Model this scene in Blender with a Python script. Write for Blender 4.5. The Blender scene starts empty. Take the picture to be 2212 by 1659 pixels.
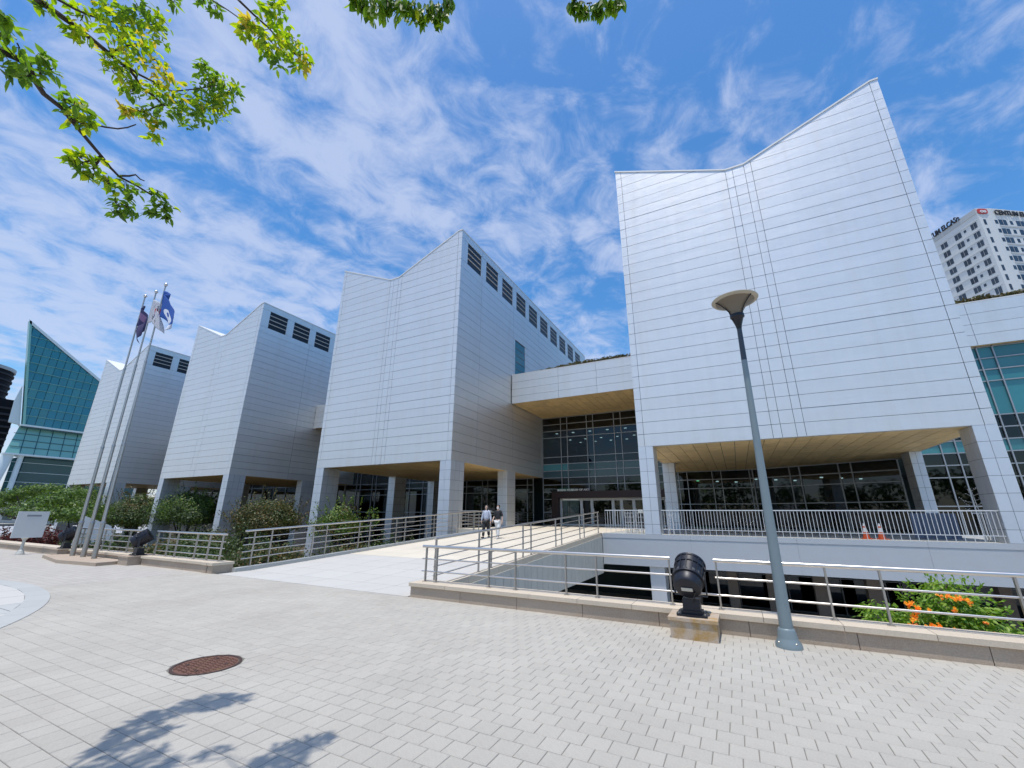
import bpy, math, random
from mathutils import Vector, Matrix, noise
random.seed(7)
sc = bpy.context.scene
COL = sc.collection
rnd = random.random
def ru(a, b): return a + (b - a) * rnd()

# ------------------------------------------------------------------ camera
EYE = Vector((0, 0, 1.6))
pitch, roll, yaw = 0.305, 0.0073, -0.4796
hx = Vector((math.sin(yaw), math.cos(yaw), 0)); hr = Vector((math.cos(yaw), -math.sin(yaw), 0)); up = Vector((0, 0, 1))
F = hx * math.cos(pitch) + up * math.sin(pitch)
U = -hx * math.sin(pitch) + up * math.cos(pitch)
R = hr * math.cos(roll) + U * math.sin(roll)
U2 = -hr * math.sin(roll) + U * math.cos(roll)
cam = bpy.data.cameras.new('camera')
cam.sensor_fit = 'HORIZONTAL'; cam.sensor_width = 36; cam.lens = 36 * 901.6 / 2212
cam.clip_start = 0.05; cam.clip_end = 6000
camo = bpy.data.objects.new('camera', cam); COL.objects.link(camo)
M = Matrix((R, U2, -F)).transposed().to_4x4(); M.translation = EYE
camo.matrix_world = M
sc.camera = camo

# ------------------------------------------------------------------ light
SUN_EL = math.radians(77.3)
SUN_AZ = math.radians(180 - 4)          # compass style: 0 = +y, clockwise to +x
sdir = Vector((math.sin(SUN_AZ) * math.cos(SUN_EL), math.cos(SUN_AZ) * math.cos(SUN_EL), math.sin(SUN_EL)))
sl = bpy.data.lights.new('sun', 'SUN'); sl.energy = 3.6; sl.angle = math.radians(0.53); sl.color = (1.0, 0.95, 0.87)
so = bpy.data.objects.new('sun', sl); COL.objects.link(so)
so.rotation_euler = sdir.to_track_quat('Z', 'Y').to_euler(); so.location = (0, 0, 60)
world = bpy.data.worlds.new('World'); sc.world = world; world.use_nodes = True
wt = world.node_tree; wn = wt.nodes; wl = wt.links
wn.clear()
def WN(t, **k):
    n = wn.new(t)
    for a, b in k.items(): setattr(n, a, b)
    return n
sky = WN('ShaderNodeTexSky', sky_type='NISHITA'); sky.sun_disc = False
sky.sun_elevation = SUN_EL; sky.sun_rotation = SUN_AZ; sky.altitude = 20; sky.air_density = 1.15; sky.dust_density = 1.0; sky.ozone_density = 3.0
tc = WN('ShaderNodeTexCoord')
sep = WN('ShaderNodeSeparateXYZ'); wl.new(tc.outputs['Generated'], sep.inputs[0])
def wmath(op, a, b=None, c=None, clamp=False):
    n = WN('ShaderNodeMath', operation=op); n.use_clamp = clamp
    for i, v in enumerate((a, b, c)):
        if v is None: continue
        if isinstance(v, (int, float)): n.inputs[i].default_value = v
        else: wl.new(v, n.inputs[i])
    return n.outputs[0]
zc = wmath('MAXIMUM', sep.outputs[2], 0.0)
den = wmath('ADD', zc, 0.16)
px = wmath('DIVIDE', sep.outputs[0], den); py = wmath('DIVIDE', sep.outputs[1], den)
cmb = WN('ShaderNodeCombineXYZ'); wl.new(px, cmb.inputs[0]); wl.new(py, cmb.inputs[1])
def wnoise(rot, scl, scale, detail, rough, dist, off=(0, 0, 0)):
    mp = WN('ShaderNodeMapping', vector_type='TEXTURE'); mp.inputs['Rotation'].default_value = (0, 0, math.radians(rot)); mp.inputs['Scale'].default_value = scl
    mp.inputs['Location'].default_value = off
    wl.new(cmb.outputs[0], mp.inputs[0])
    n = WN('ShaderNodeTexNoise'); n.inputs['Scale'].default_value = scale; n.inputs['Detail'].default_value = detail
    n.inputs['Roughness'].default_value = rough; n.inputs['Distortion'].default_value = dist
    wl.new(mp.outputs[0], n.inputs['Vector']); return n.outputs['Fac']
ANG = 72
n1 = wnoise(ANG, (1.7, 1.0, 1), 1.45, 9, 0.60, 0.55, (2.3, 0.4, 0))     # large banks
n2 = wnoise(ANG, (1.05, 1.0, 1), 8.0, 10, 0.62, 0.5, (1.3, 4.2, 0))       # mottled ripples
n3 = wnoise(ANG, (5.0, 1.0, 1), 4.2, 7, 0.62, 0.35, (0.2, 7.0, 0))     # cirrus streaks
lean = wmath('MULTIPLY', sep.outputs[0], -0.16)                           # banks thicken toward the west
bank = wmath('ADD', wmath('ADD', wmath('MULTIPLY', n1, 1.05), wmath('MULTIPLY', n2, 1.1)), wmath('ADD', wmath('MULTIPLY', n3, 0.28), lean))
low = wmath('MULTIPLY', wmath('SUBTRACT', 1.0, zc), 0.12)
bank = wmath('ADD', bank, low)
mr = WN('ShaderNodeMapRange'); mr.interpolation_type = 'SMOOTHSTEP'
mr.inputs['From Min'].default_value = 1.14; mr.inputs['From Max'].default_value = 1.60; mr.inputs['To Min'].default_value = 0.10; mr.inputs['To Max'].default_value = 0.76
wl.new(bank, mr.inputs['Value'])
hs = WN('ShaderNodeHueSaturation'); hs.inputs['Saturation'].default_value = 1.46; hs.inputs['Value'].default_value = 1.2
wl.new(sky.outputs[0], hs.inputs['Color'])
cld = WN('ShaderNodeRGB'); cld.outputs[0].default_value = (4.1, 4.65, 6.1, 1)
mx = WN('ShaderNodeMixRGB'); wl.new(mr.outputs[0], mx.inputs[0]); wl.new(hs.outputs[0], mx.inputs[1]); wl.new(cld.outputs[0], mx.inputs[2])
bg = WN('ShaderNodeBackground'); bg.inputs['Strength'].default_value = 0.15; wl.new(mx.outputs[0], bg.inputs['Color'])
wo = WN('ShaderNodeOutputWorld'); wl.new(bg.outputs[0], wo.inputs[0])
vs = sc.view_settings; vs.view_transform = 'Standard'; vs.look = 'None'; vs.exposure = 0.0; vs.gamma = 1.0
try: vs.use_curve_mapping = False
except Exception: pass
sc.cycles.max_bounces = 7; sc.cycles.transparent_max_bounces = 12; sc.cycles.glossy_bounces = 3; sc.cycles.diffuse_bounces = 4
sc.cycles.caustics_reflective = False; sc.cycles.caustics_refractive = False
sc.cycles.use_denoising = True

# ------------------------------------------------------------------ materials
MATS = {}
def nt(name):
    m = bpy.data.materials.new(name); m.use_nodes = True; t = m.node_tree; t.nodes.clear()
    o = t.nodes.new('ShaderNodeOutputMaterial'); MATS[name] = m
    return m, t, o
def node(t, ty, **k):
    n = t.nodes.new(ty)
    for a, b in k.items(): setattr(n, a, b)
    return n
def mth(t, op, a, b=None, clamp=False):
    n = node(t, 'ShaderNodeMath', operation=op); n.use_clamp = clamp
    for i, v in enumerate((a, b)):
        if v is None: continue
        if isinstance(v, (int, float)): n.inputs[i].default_value = v
        else: t.links.new(v, n.inputs[i])
    return n.outputs[0]
def noise_(t, scale, stretch=(1, 1, 1), detail=5, rough=0.6, dist=0.0):
    c = node(t, 'ShaderNodeTexCoord'); mp = node(t, 'ShaderNodeMapping'); mp.inputs['Scale'].default_value = stretch
    t.links.new(c.outputs['Object'], mp.inputs[0])
    n = node(t, 'ShaderNodeTexNoise'); n.inputs['Scale'].default_value = scale; n.inputs['Detail'].default_value = detail
    n.inputs['Roughness'].default_value = rough; n.inputs['Distortion'].default_value = dist
    t.links.new(mp.outputs[0], n.inputs['Vector']); return n.outputs['Fac']
def mk(name, base, rough=0.6, metal=0.0, var=0.12, scale=4, stretch=(1, 1, 1), second=None, smin=0.55, smax=0.75, sscale=1.3, sstretch=(1, 1, 1),
       bump=0.0, bscale=40, bstretch=(1, 1, 1), rvar=0.0, island=0.0, spec=0.5, rough_var=0.0, spots=0):
    """principled surface: base colour with mottling, an optional second colour in patches (stains), bump, per-object and per-island value shift"""
    m, t, o = nt(name)
    p = node(t, 'ShaderNodeBsdfPrincipled'); t.links.new(p.outputs[0], o.inputs[0])
    rgb = node(t, 'ShaderNodeRGB'); rgb.outputs[0].default_value = (*base, 1); col = rgb.outputs[0]
    if second:
        f = noise_(t, sscale, sstretch, 6, 0.65, 0.4)
        r = node(t, 'ShaderNodeMapRange'); r.inputs['From Min'].default_value = smin; r.inputs['From Max'].default_value = smax; t.links.new(f, r.inputs['Value'])
        x = node(t, 'ShaderNodeMixRGB'); x.inputs[2].default_value = (*second, 1); t.links.new(r.outputs[0], x.inputs[0]); t.links.new(col, x.inputs[1]); col = x.outputs[0]
    f = noise_(t, scale, stretch)
    val = mth(t, 'ADD', mth(t, 'MULTIPLY', mth(t, 'SUBTRACT', f, 0.5), 2 * var), 1.0)
    if rvar:
        oi = node(t, 'ShaderNodeObjectInfo'); val = mth(t, 'ADD', val, mth(t, 'MULTIPLY', mth(t, 'SUBTRACT', oi.outputs['Random'], 0.5), 2 * rvar))
    if island:
        g = node(t, 'ShaderNodeNewGeometry'); val = mth(t, 'ADD', val, mth(t, 'MULTIPLY', mth(t, 'SUBTRACT', g.outputs['Random Per Island'], 0.5), 2 * island))
    if spots:   # trodden-in spots and a few darker traffic stains, in world space across the pavers
        gg = node(t, 'ShaderNodeNewGeometry'); vo = node(t, 'ShaderNodeTexVoronoi'); vo.inputs['Scale'].default_value = 3.2; vo.inputs['Randomness'].default_value = 1.0
        t.links.new(gg.outputs['Position'], vo.inputs['Vector']); sp = mth(t, 'LESS_THAN', vo.outputs['Distance'], 0.035)
        big = node(t, 'ShaderNodeTexNoise'); big.inputs['Scale'].default_value = 0.55; big.inputs['Detail'].default_value = 7; big.inputs['Roughness'].default_value = 0.62; t.links.new(gg.outputs['Position'], big.inputs['Vector'])
        val = mth(t, 'SUBTRACT', val, mth(t, 'MULTIPLY', sp, 0.16)); val = mth(t, 'ADD', val, mth(t, 'MULTIPLY', mth(t, 'SUBTRACT', big.outputs['Fac'], 0.5), 0.30))
    h = node(t, 'ShaderNodeHueSaturation'); t.links.new(val, h.inputs['Value']); t.links.new(col, h.inputs['Color'])
    t.links.new(h.outputs[0], p.inputs['Base Color'])
    p.inputs['Roughness'].default_value = rough; p.inputs['Metallic'].default_value = metal; p.inputs['Specular IOR Level'].default_value = spec
    if rough_var:
        f2 = noise_(t, scale * 0.7, stretch)
        t.links.new(mth(t, 'ADD', mth(t, 'MULTIPLY', mth(t, 'SUBTRACT', f2, 0.5), 2 * rough_var), rough), p.inputs['Roughness'])
    if bump:
        b = node(t, 'ShaderNodeBump'); b.inputs['Strength'].default_value = bump; b.inputs['Distance'].default_value = 0.02
        t.links.new(noise_(t, bscale, bstretch, 4), b.inputs['Height']); t.links.new(b.outputs[0], p.inputs['Normal'])
    return m
mk('aluminium', (0.765, 0.758, 0.74), 0.46, 0.68, 0.05, 2.2, (1.6, 1.6, 0.10), second=(0.73, 0.695, 0.64), smin=0.5, smax=0.9, sscale=0.8, sstretch=(1.2, 1.2, 0.16), bump=0.6, bscale=0.8, bstretch=(1, 1, 2.6), rvar=0.016, rough_var=0.05)
mk('tile_metal', (0.66, 0.69, 0.72), 0.45, 0.5, 0.05, 3, island=0.03, rvar=0.02)
mk('joint_dark', (0.07, 0.073, 0.08), 0.8, 0, 0.1)
mk('roof_white', (0.74, 0.74, 0.72), 0.5, 0.1, 0.05, 2)
mk('soffit', (0.80, 0.58, 0.28), 0.55, 0.1, 0.10, 3, (0.6, 8, 1), second=(0.42, 0.30, 0.16), sscale=2.2, smin=0.5, smax=0.9, rvar=0.08, bump=0.3, bscale=18, bstretch=(0.3, 4, 1))
mk('mullion', (0.36, 0.38, 0.40), 0.45, 0.4, 0.05)
mk('white_frame', (0.66, 0.67, 0.66), 0.5, 0, 0.04)
mk('louvre', (0.62, 0.57, 0.50), 0.6, 0, 0.05)
mk('band_paint', (0.46, 0.485, 0.505), 0.5, 0.05, 0.04, 1.5, second=(0.46, 0.47, 0.48), sscale=0.8)
mk('wall_grey', (0.53, 0.515, 0.455), 0.6, 0, 0.06, 2, rvar=0.03, second=(0.4, 0.4, 0.38), sscale=1.2, sstretch=(1, 1, .3))
mk('interior', (0.06, 0.085, 0.085), 0.8)
mk('interior_light', (0.25, 0.25, 0.24), 0.8)
mk('portal', (0.028, 0.012, 0.011), 0.45, 0.2, 0.1)
mk('stone_brown', (0.36, 0.29, 0.24), 0.7, 0, 0.15, 8, rvar=0.05)
mk('granite', (0.44, 0.355, 0.27), 0.75, 0, 0.32, 60, second=(0.40, 0.29, 0.21), sscale=3.0, smin=0.5, smax=0.8, rvar=0.06, bump=0.25, bscale=120)
mk('granite_cap', (0.61, 0.52, 0.40), 0.7, 0, 0.18, 50, second=(0.52, 0.45, 0.36), sscale=2.5, rvar=0.05, bump=0.15, bscale=90)  # wall caps: same granite as the blocks, lightened with their sunlit tone
mk('granite_stained', (0.48, 0.39, 0.30), 0.75, 0, 0.25, 50, second=(0.42, 0.26, 0.09), sscale=3.2, smin=0.46, smax=0.62, bump=0.2, bscale=100)
mk('paver', (0.455, 0.43, 0.375), 0.85, 0, 0.20, 60, second=(0.395, 0.365, 0.32), sscale=0.9, smin=0.42, smax=0.9, island=0.035, rvar=0.035, bump=0.35, bscale=160, spec=0.25, spots=1)
mk('joint_sand', (0.20, 0.185, 0.16), 0.95, 0, 0.2, 30, second=(0.16, 0.17, 0.11), sscale=1.6)
mk('white_stone', (0.53, 0.515, 0.475), 0.8, 0, 0.05, 6, second=(0.50, 0.485, 0.45), sscale=0.9, rvar=0.02)
mk('cream_stone', (0.66, 0.60, 0.49), 0.8, 0, 0.08, 9, second=(0.58, 0.52, 0.43), sscale=1.0, rvar=0.04)
mk('ring_stone', (0.43, 0.44, 0.42), 0.8, 0, 0.08, 20, rvar=0.04)
mk('concrete', (0.46, 0.455, 0.43), 0.85, 0, 0.1, 6)
mk('steel', (0.66, 0.63, 0.59), 0.3, 1.0, 0.06, 6)
mk('steel_dull', (0.42, 0.40, 0.37), 0.38, 0.9, 0.08, 6)
mk('pole_paint', (0.20, 0.255, 0.275), 0.45, 0.1, 0.06, 5, rvar=0.0)
mk('pole_dark', (0.05, 0.06, 0.075), 0.4, 0.2, 0.06)
mk('lamp_black', (0.012, 0.013, 0.018), 0.3, 0.2, 0.1)
mk('spot_black', (0.016, 0.018, 0.026), 0.42, 0.2, 0.25, 30)
mk('label_grey', (0.55, 0.55, 0.50), 0.6)
mk('sign_white', (0.60, 0.62, 0.62), 0.5, 0, 0.03)
mk('sign_line', (0.25, 0.27, 0.30), 0.6)
mk('rust', (0.17, 0.085, 0.06), 0.8, 0.3, 0.35, 25, second=(0.20, 0.13, 0.05), sscale=6)
mk('rust_dark', (0.06, 0.035, 0.03), 0.9)
mk('soil', (0.09, 0.075, 0.05), 0.95, 0, 0.3, 3, second=(0.05, 0.07, 0.025), sscale=1.5)
mk('grass', (0.06, 0.09, 0.03), 0.95, 0, 0.3, 2)
mk('far_ground', (0.30, 0.30, 0.28), 0.95, 0, 0.1, 0.2)
mk('bark', (0.045, 0.032, 0.024), 0.9, 0, 0.3, 20, bump=0.5, bscale=40)
mk('pale_bark', (0.55, 0.52, 0.46), 0.7)
mk('apt_white', (0.66, 0.665, 0.655), 0.7, 0, 0.03, 0.3)
mk('apt_band', (0.50, 0.51, 0.51), 0.7, 0, 0.03, 0.3)
mk('apt_glass', (0.035, 0.05, 0.07), 0.15, 0, 0.3, 0.4, rvar=0.3)
mk('letter_dark', (0.02, 0.02, 0.025), 0.6)
mk('letter_white', (0.75, 0.75, 0.75), 0.5)
mk('logo_red', (0.55, 0.05, 0.04), 0.5)
mk('teal_glass', (0.03, 0.19, 0.25), 0.15, 0.2, 0.15, 0.12, island=0.035, spec=0.6, second=(0.035, 0.21, 0.23), sscale=0.06, smin=0.35, smax=0.75)
mk('teal_pale', (0.20, 0.42, 0.37), 0.2, 0.1, 0.15, 0.15, island=0.25)
mk('teal_dark', (0.02, 0.07, 0.085), 0.15, 0.1, 0.2, 0.15, island=0.4)
mk('pale_edge', (0.60, 0.68, 0.70), 0.5)
mk('tower_dark', (0.015, 0.017, 0.022), 0.7, 0, 0.1, spec=0.1)
mk('tower_band', (0.06, 0.06, 0.068), 0.8, spec=0.1)
mk('cone_orange', (0.50, 0.085, 0.02), 0.5)
mk('cone_white', (0.55, 0.55, 0.55), 0.5)
mk('blue_sheet', (0.15, 0.18, 0.25), 0.4, 0, 0.1)
mk('skin', (0.55, 0.38, 0.29), 0.6)
mk('hair', (0.012, 0.010, 0.010), 0.5)
mk('mask_white', (0.80, 0.80, 0.80), 0.7)
mk('top_lilac', (0.46, 0.50, 0.60), 0.8)
mk('cloth_black', (0.018, 0.018, 0.022), 0.8)
mk('cloth_pale', (0.66, 0.67, 0.66), 0.8)
mk('shoe', (0.03, 0.03, 0.03), 0.6)
mk('teal_pane', (0.04, 0.22, 0.25), 0.08, 0.0, 0.1, 1.0, rvar=0.25, spec=0.7)
mk('teal_deep', (0.012, 0.06, 0.075), 0.08, 0.0, 0.1, 1.0, rvar=0.3, spec=0.7)
# plaza continuation: fine bond pattern carried by the material where single pavers are too small to tell apart
def brick_mat():
    m, t, o = nt('paving_far'); p = node(t, 'ShaderNodeBsdfPrincipled'); t.links.new(p.outputs[0], o.inputs[0])
    c = node(t, 'ShaderNodeTexCoord'); b = node(t, 'ShaderNodeTexBrick')
    b.inputs['Scale'].default_value = 1.0; b.inputs['Mortar Size'].default_value = 0.006; b.inputs['Brick Width'].default_value = 0.19; b.inputs['Row Height'].default_value = 0.185
    b.inputs['Color1'].default_value = (0.47, 0.44, 0.39, 1); b.inputs['Color2'].default_value = (0.425, 0.395, 0.35, 1); b.inputs['Mortar'].default_value = (0.30, 0.29, 0.26, 1)
    t.links.new(c.outputs['Object'], b.inputs['Vector']); 
    h = node(t, 'ShaderNodeHueSaturation'); t.links.new(b.outputs[0], h.inputs['Color'])
    t.links.new(mth(t, 'ADD', mth(t, 'MULTIPLY', noise_(t, 0.8), 0.16), 0.92), h.inputs['Value']); t.links.new(h.outputs[0], p.inputs['Base Color'])
    p.inputs['Roughness'].default_value = 0.85
brick_mat()
def glass(name, tint, gloss=1.0, col=(0.9, 0.95, 1.0)):
    m, t, o = nt(name)
    tr = node(t, 'ShaderNodeBsdfTransparent'); tr.inputs[0].default_value = (*tint, 1)
    gl = node(t, 'ShaderNodeBsdfGlossy'); gl.inputs['Roughness'].default_value = 0.02; gl.inputs['Color'].default_value = (*col, 1)
    fr = node(t, 'ShaderNodeFresnel'); fr.inputs[0].default_value = 1.52
    b = node(t, 'ShaderNodeBump'); b.inputs['Strength'].default_value = 0.05; b.inputs['Distance'].default_value = 0.02
    t.links.new(noise_(t, 0.8), b.inputs['Height']); t.links.new(b.outputs[0], gl.inputs['Normal'])
    mxs = node(t, 'ShaderNodeMixShader'); t.links.new(mth(t, 'MULTIPLY', fr.outputs[0], gloss, True), mxs.inputs[0])
    t.links.new(tr.outputs[0], mxs.inputs[1]); t.links.new(gl.outputs[0], mxs.inputs[2]); t.links.new(mxs.outputs[0], o.inputs[0])
glass('glass_dark', (0.15, 0.19, 0.20), 0.95)
glass('glass_green', (0.10, 0.20, 0.15), 1.0)
def emit(name, col, s):
    m, t, o = nt(name); e = node(t, 'ShaderNodeEmission'); e.inputs[0].default_value = (*col, 1); e.inputs[1].default_value = s; t.links.new(e.outputs[0], o.inputs[0])
emit('downlight', (1.0, 0.97, 0.9), 14.0)
def leafmat(name, ramp, trans=0.35, rough=0.5):
    m, t, o = nt(name)
    g = node(t, 'ShaderNodeNewGeometry'); cr = node(t, 'ShaderNodeValToRGB'); el = cr.color_ramp.elements
    el[0].position = 0; el[0].color = (*ramp[0], 1); el[1].position = 1; el[1].color = (*ramp[-1], 1)
    for i, c in enumerate(ramp[1:-1]):
        e = el.new((i + 1) / (len(ramp) - 1)); e.color = (*c, 1)
    t.links.new(g.outputs['Random Per Island'], cr.inputs[0])
    p = node(t, 'ShaderNodeBsdfPrincipled'); p.inputs['Roughness'].default_value = rough; t.links.new(cr.outputs[0], p.inputs['Base Color'])
    tl = node(t, 'ShaderNodeBsdfTranslucent'); h = node(t, 'ShaderNodeHueSaturation'); h.inputs['Value'].default_value = 1.9; h.inputs['Saturation'].default_value = 1.1
    t.links.new(cr.outputs[0], h.inputs['Color']); t.links.new(h.outputs[0], tl.inputs[0])
    x = node(t, 'ShaderNodeMixShader'); x.inputs[0].default_value = trans; t.links.new(p.outputs[0], x.inputs[1]); t.links.new(tl.outputs[0], x.inputs[2]); t.links.new(x.outputs[0], o.inputs[0])
leafmat('leaf_green', [(0.07, 0.14, 0.02), (0.13, 0.23, 0.03), (0.20, 0.31, 0.035)], 0.55)
leafmat('leaf_lime', [(0.16, 0.28, 0.025), (0.28, 0.38, 0.035), (0.38, 0.41, 0.04)], 0.6)
leafmat('leaf_yellow', [(0.42, 0.38, 0.05), (0.46, 0.36, 0.06), (0.36, 0.38, 0.05)], 0.5)
leafmat('pine_leaf', [(0.04, 0.075, 0.015), (0.09, 0.16, 0.025), (0.16, 0.25, 0.035)], 0.2)
leafmat('shrub_dark', [(0.03, 0.055, 0.014), (0.06, 0.10, 0.024), (0.10, 0.14, 0.03)], 0.2)
leafmat('shrub_rust', [(0.04, 0.06, 0.016), (0.09, 0.10, 0.026), (0.20, 0.12, 0.035)], 0.2)
leafmat('shrub_green', [(0.05, 0.11, 0.018), (0.11, 0.20, 0.035), (0.22, 0.28, 0.05)], 0.25)
leafmat('shrub_red', [(0.06, 0.012, 0.010), (0.14, 0.02, 0.015), (0.03, 0.02, 0.012)], 0.2)
leafmat('vine_leaf', [(0.10, 0.20, 0.02), (0.18, 0.32, 0.035), (0.27, 0.38, 0.05)], 0.35)
leafmat('flower', [(0.92, 0.42, 0.07), (0.95, 0.60, 0.12), (0.88, 0.32, 0.07)], 0.35)
leafmat('sedum', [(0.06, 0.07, 0.02), (0.12, 0.12, 0.035), (0.16, 0.10, 0.05)], 0.1)
# flags
def flag_mats():
    # white flag with a red and blue circle and four groups of black bars
    m, t, o = nt('flag_circle'); p = node(t, 'ShaderNodeBsdfPrincipled'); p.inputs['Roughness'].default_value = 0.8; t.links.new(p.outputs[0], o.inputs[0])
    uv = node(t, 'ShaderNodeUVMap'); s = node(t, 'ShaderNodeSeparateXYZ'); t.links.new(uv.outputs[0], s.inputs[0])
    x = mth(t, 'MULTIPLY', mth(t, 'SUBTRACT', s.outputs[0], 0.5), 1.5); y = mth(t, 'SUBTRACT', s.outputs[1], 0.5)
    r = mth(t, 'SQRT', mth(t, 'ADD', mth(t, 'MULTIPLY', x, x), mth(t, 'MULTIPLY', y, y)))
    disc = mth(t, 'LESS_THAN', r, 0.29)
    wave = mth(t, 'MULTIPLY', mth(t, 'SINE', mth(t, 'MULTIPLY', x, 12.6)), 0.09)
    red = mth(t, 'GREATER_THAN', y, mth(t, 'MULTIPLY', wave, -1.0))
    c1 = node(t, 'ShaderNodeMixRGB'); c1.inputs[1].default_value = (0.01, 0.02, 0.20, 1); c1.inputs[2].default_value = (0.55, 0.02, 0.03, 1); t.links.new(red, c1.inputs[0])
    c2 = node(t, 'ShaderNodeMixRGB'); c2.inputs[1].default_value = (0.52, 0.53, 0.58, 1); t.links.new(disc, c2.inputs[0]); t.links.new(c1.outputs[0], c2.inputs[2])  # white cloth greyed to lavender: its back-lit shade is in the colour
    ax = mth(t, 'ABSOLUTE', x); ay = mth(t, 'ABSOLUTE', y)
    a = mth(t, 'ADD', mth(t, 'MULTIPLY', ax, 0.83), mth(t, 'MULTIPLY', ay, 0.55)); b = mth(t, 'SUBTRACT', mth(t, 'MULTIPLY', ay, 0.83), mth(t, 'MULTIPLY', ax, 0.55))
    inr = mth(t, 'MULTIPLY', mth(t, 'GREATER_THAN', a, 0.38), mth(t, 'LESS_THAN', a, 0.52)); inb = mth(t, 'LESS_THAN', mth(t, 'ABSOLUTE', b), 0.13)
    st = mth(t, 'LESS_THAN', mth(t, 'FRACT', mth(t, 'MULTIPLY', a, 20.0)), 0.62)
    bars = mth(t, 'MULTIPLY', mth(t, 'MULTIPLY', inr, inb), st)
    c3 = node(t, 'ShaderNodeMixRGB'); c3.inputs[2].default_value = (0.015, 0.015, 0.02, 1); t.links.new(bars, c3.inputs[0]); t.links.new(c2.outputs[0], c3.inputs[1])
    t.links.new(c3.outputs[0], p.inputs['Base Color'])
    def simple(name, base, emb, c):
        m, t, o = nt(name); p = node(t, 'ShaderNodeBsdfPrincipled'); p.inputs['Roughness'].default_value = 0.8; t.links.new(p.outputs[0], o.inputs[0])
        uv = node(t, 'ShaderNodeUVMap'); s = node(t, 'ShaderNodeSeparateXYZ'); t.links.new(uv.outputs[0], s.inputs[0])
        x = mth(t, 'MULTIPLY', mth(t, 'SUBTRACT', s.outputs[0], c[0]), 1.5); y = mth(t, 'SUBTRACT', s.outputs[1], c[1])
        r = mth(t, 'SQRT', mth(t, 'ADD', mth(t, 'MULTIPLY', x, x), mth(t, 'MULTIPLY', y, y)))
        k = mth(t, 'MULTIPLY', mth(t, 'LESS_THAN', r, c[2]), mth(t, 'GREATER_THAN', r, c[3]))
        q = node(t, 'ShaderNodeMixRGB'); q.inputs[1].default_value = (*base, 1); q.inputs[2].default_value = (*emb, 1); t.links.new(k, q.inputs[0])
        if name == 'flag_blue':
            w = mth(t, 'LESS_THAN', s.outputs[1], 0.28); q2 = node(t, 'ShaderNodeMixRGB'); q2.inputs[2].default_value = (0.65, 0.68, 0.75, 1)
            t.links.new(q.outputs[0], q2.inputs[1]); ww = mth(t, 'MULTIPLY', w, mth(t, 'GREATER_THAN', s.outputs[0], 0.70)); t.links.new(ww, q2.inputs[0]); t.links.new(q2.outputs[0], p.inputs['Base Color'])
        else: t.links.new(q.outputs[0], p.inputs['Base Color'])
    simple('flag_blue', (0.02, 0.085, 0.34), (0.7, 0.72, 0.78), (0.7, 0.3, 0.2, 0.1))
    simple('flag_navy', (0.02, 0.02, 0.09), (0.16, 0.09, 0.20), (0.5, 0.55, 0.22, 0.0))
flag_mats()
# lamp shade: thin frosted plastic
m, t, o = nt('lamp_shade'); p = node(t, 'ShaderNodeBsdfPrincipled'); p.inputs['Base Color'].default_value = (0.22, 0.185, 0.14, 1); p.inputs['Roughness'].default_value = 0.35
tl = node(t, 'ShaderNodeBsdfTranslucent'); tl.inputs[0].default_value = (0.32, 0.27, 0.20, 1); x = node(t, 'ShaderNodeMixShader'); x.inputs[0].default_value = 0.2
t.links.new(p.outputs[0], x.inputs[1]); t.links.new(tl.outputs[0], x.inputs[2]); t.links.new(x.outputs[0], o.inputs[0])
mk('lamp_rim', (0.42, 0.38, 0.30), 0.4)

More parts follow.
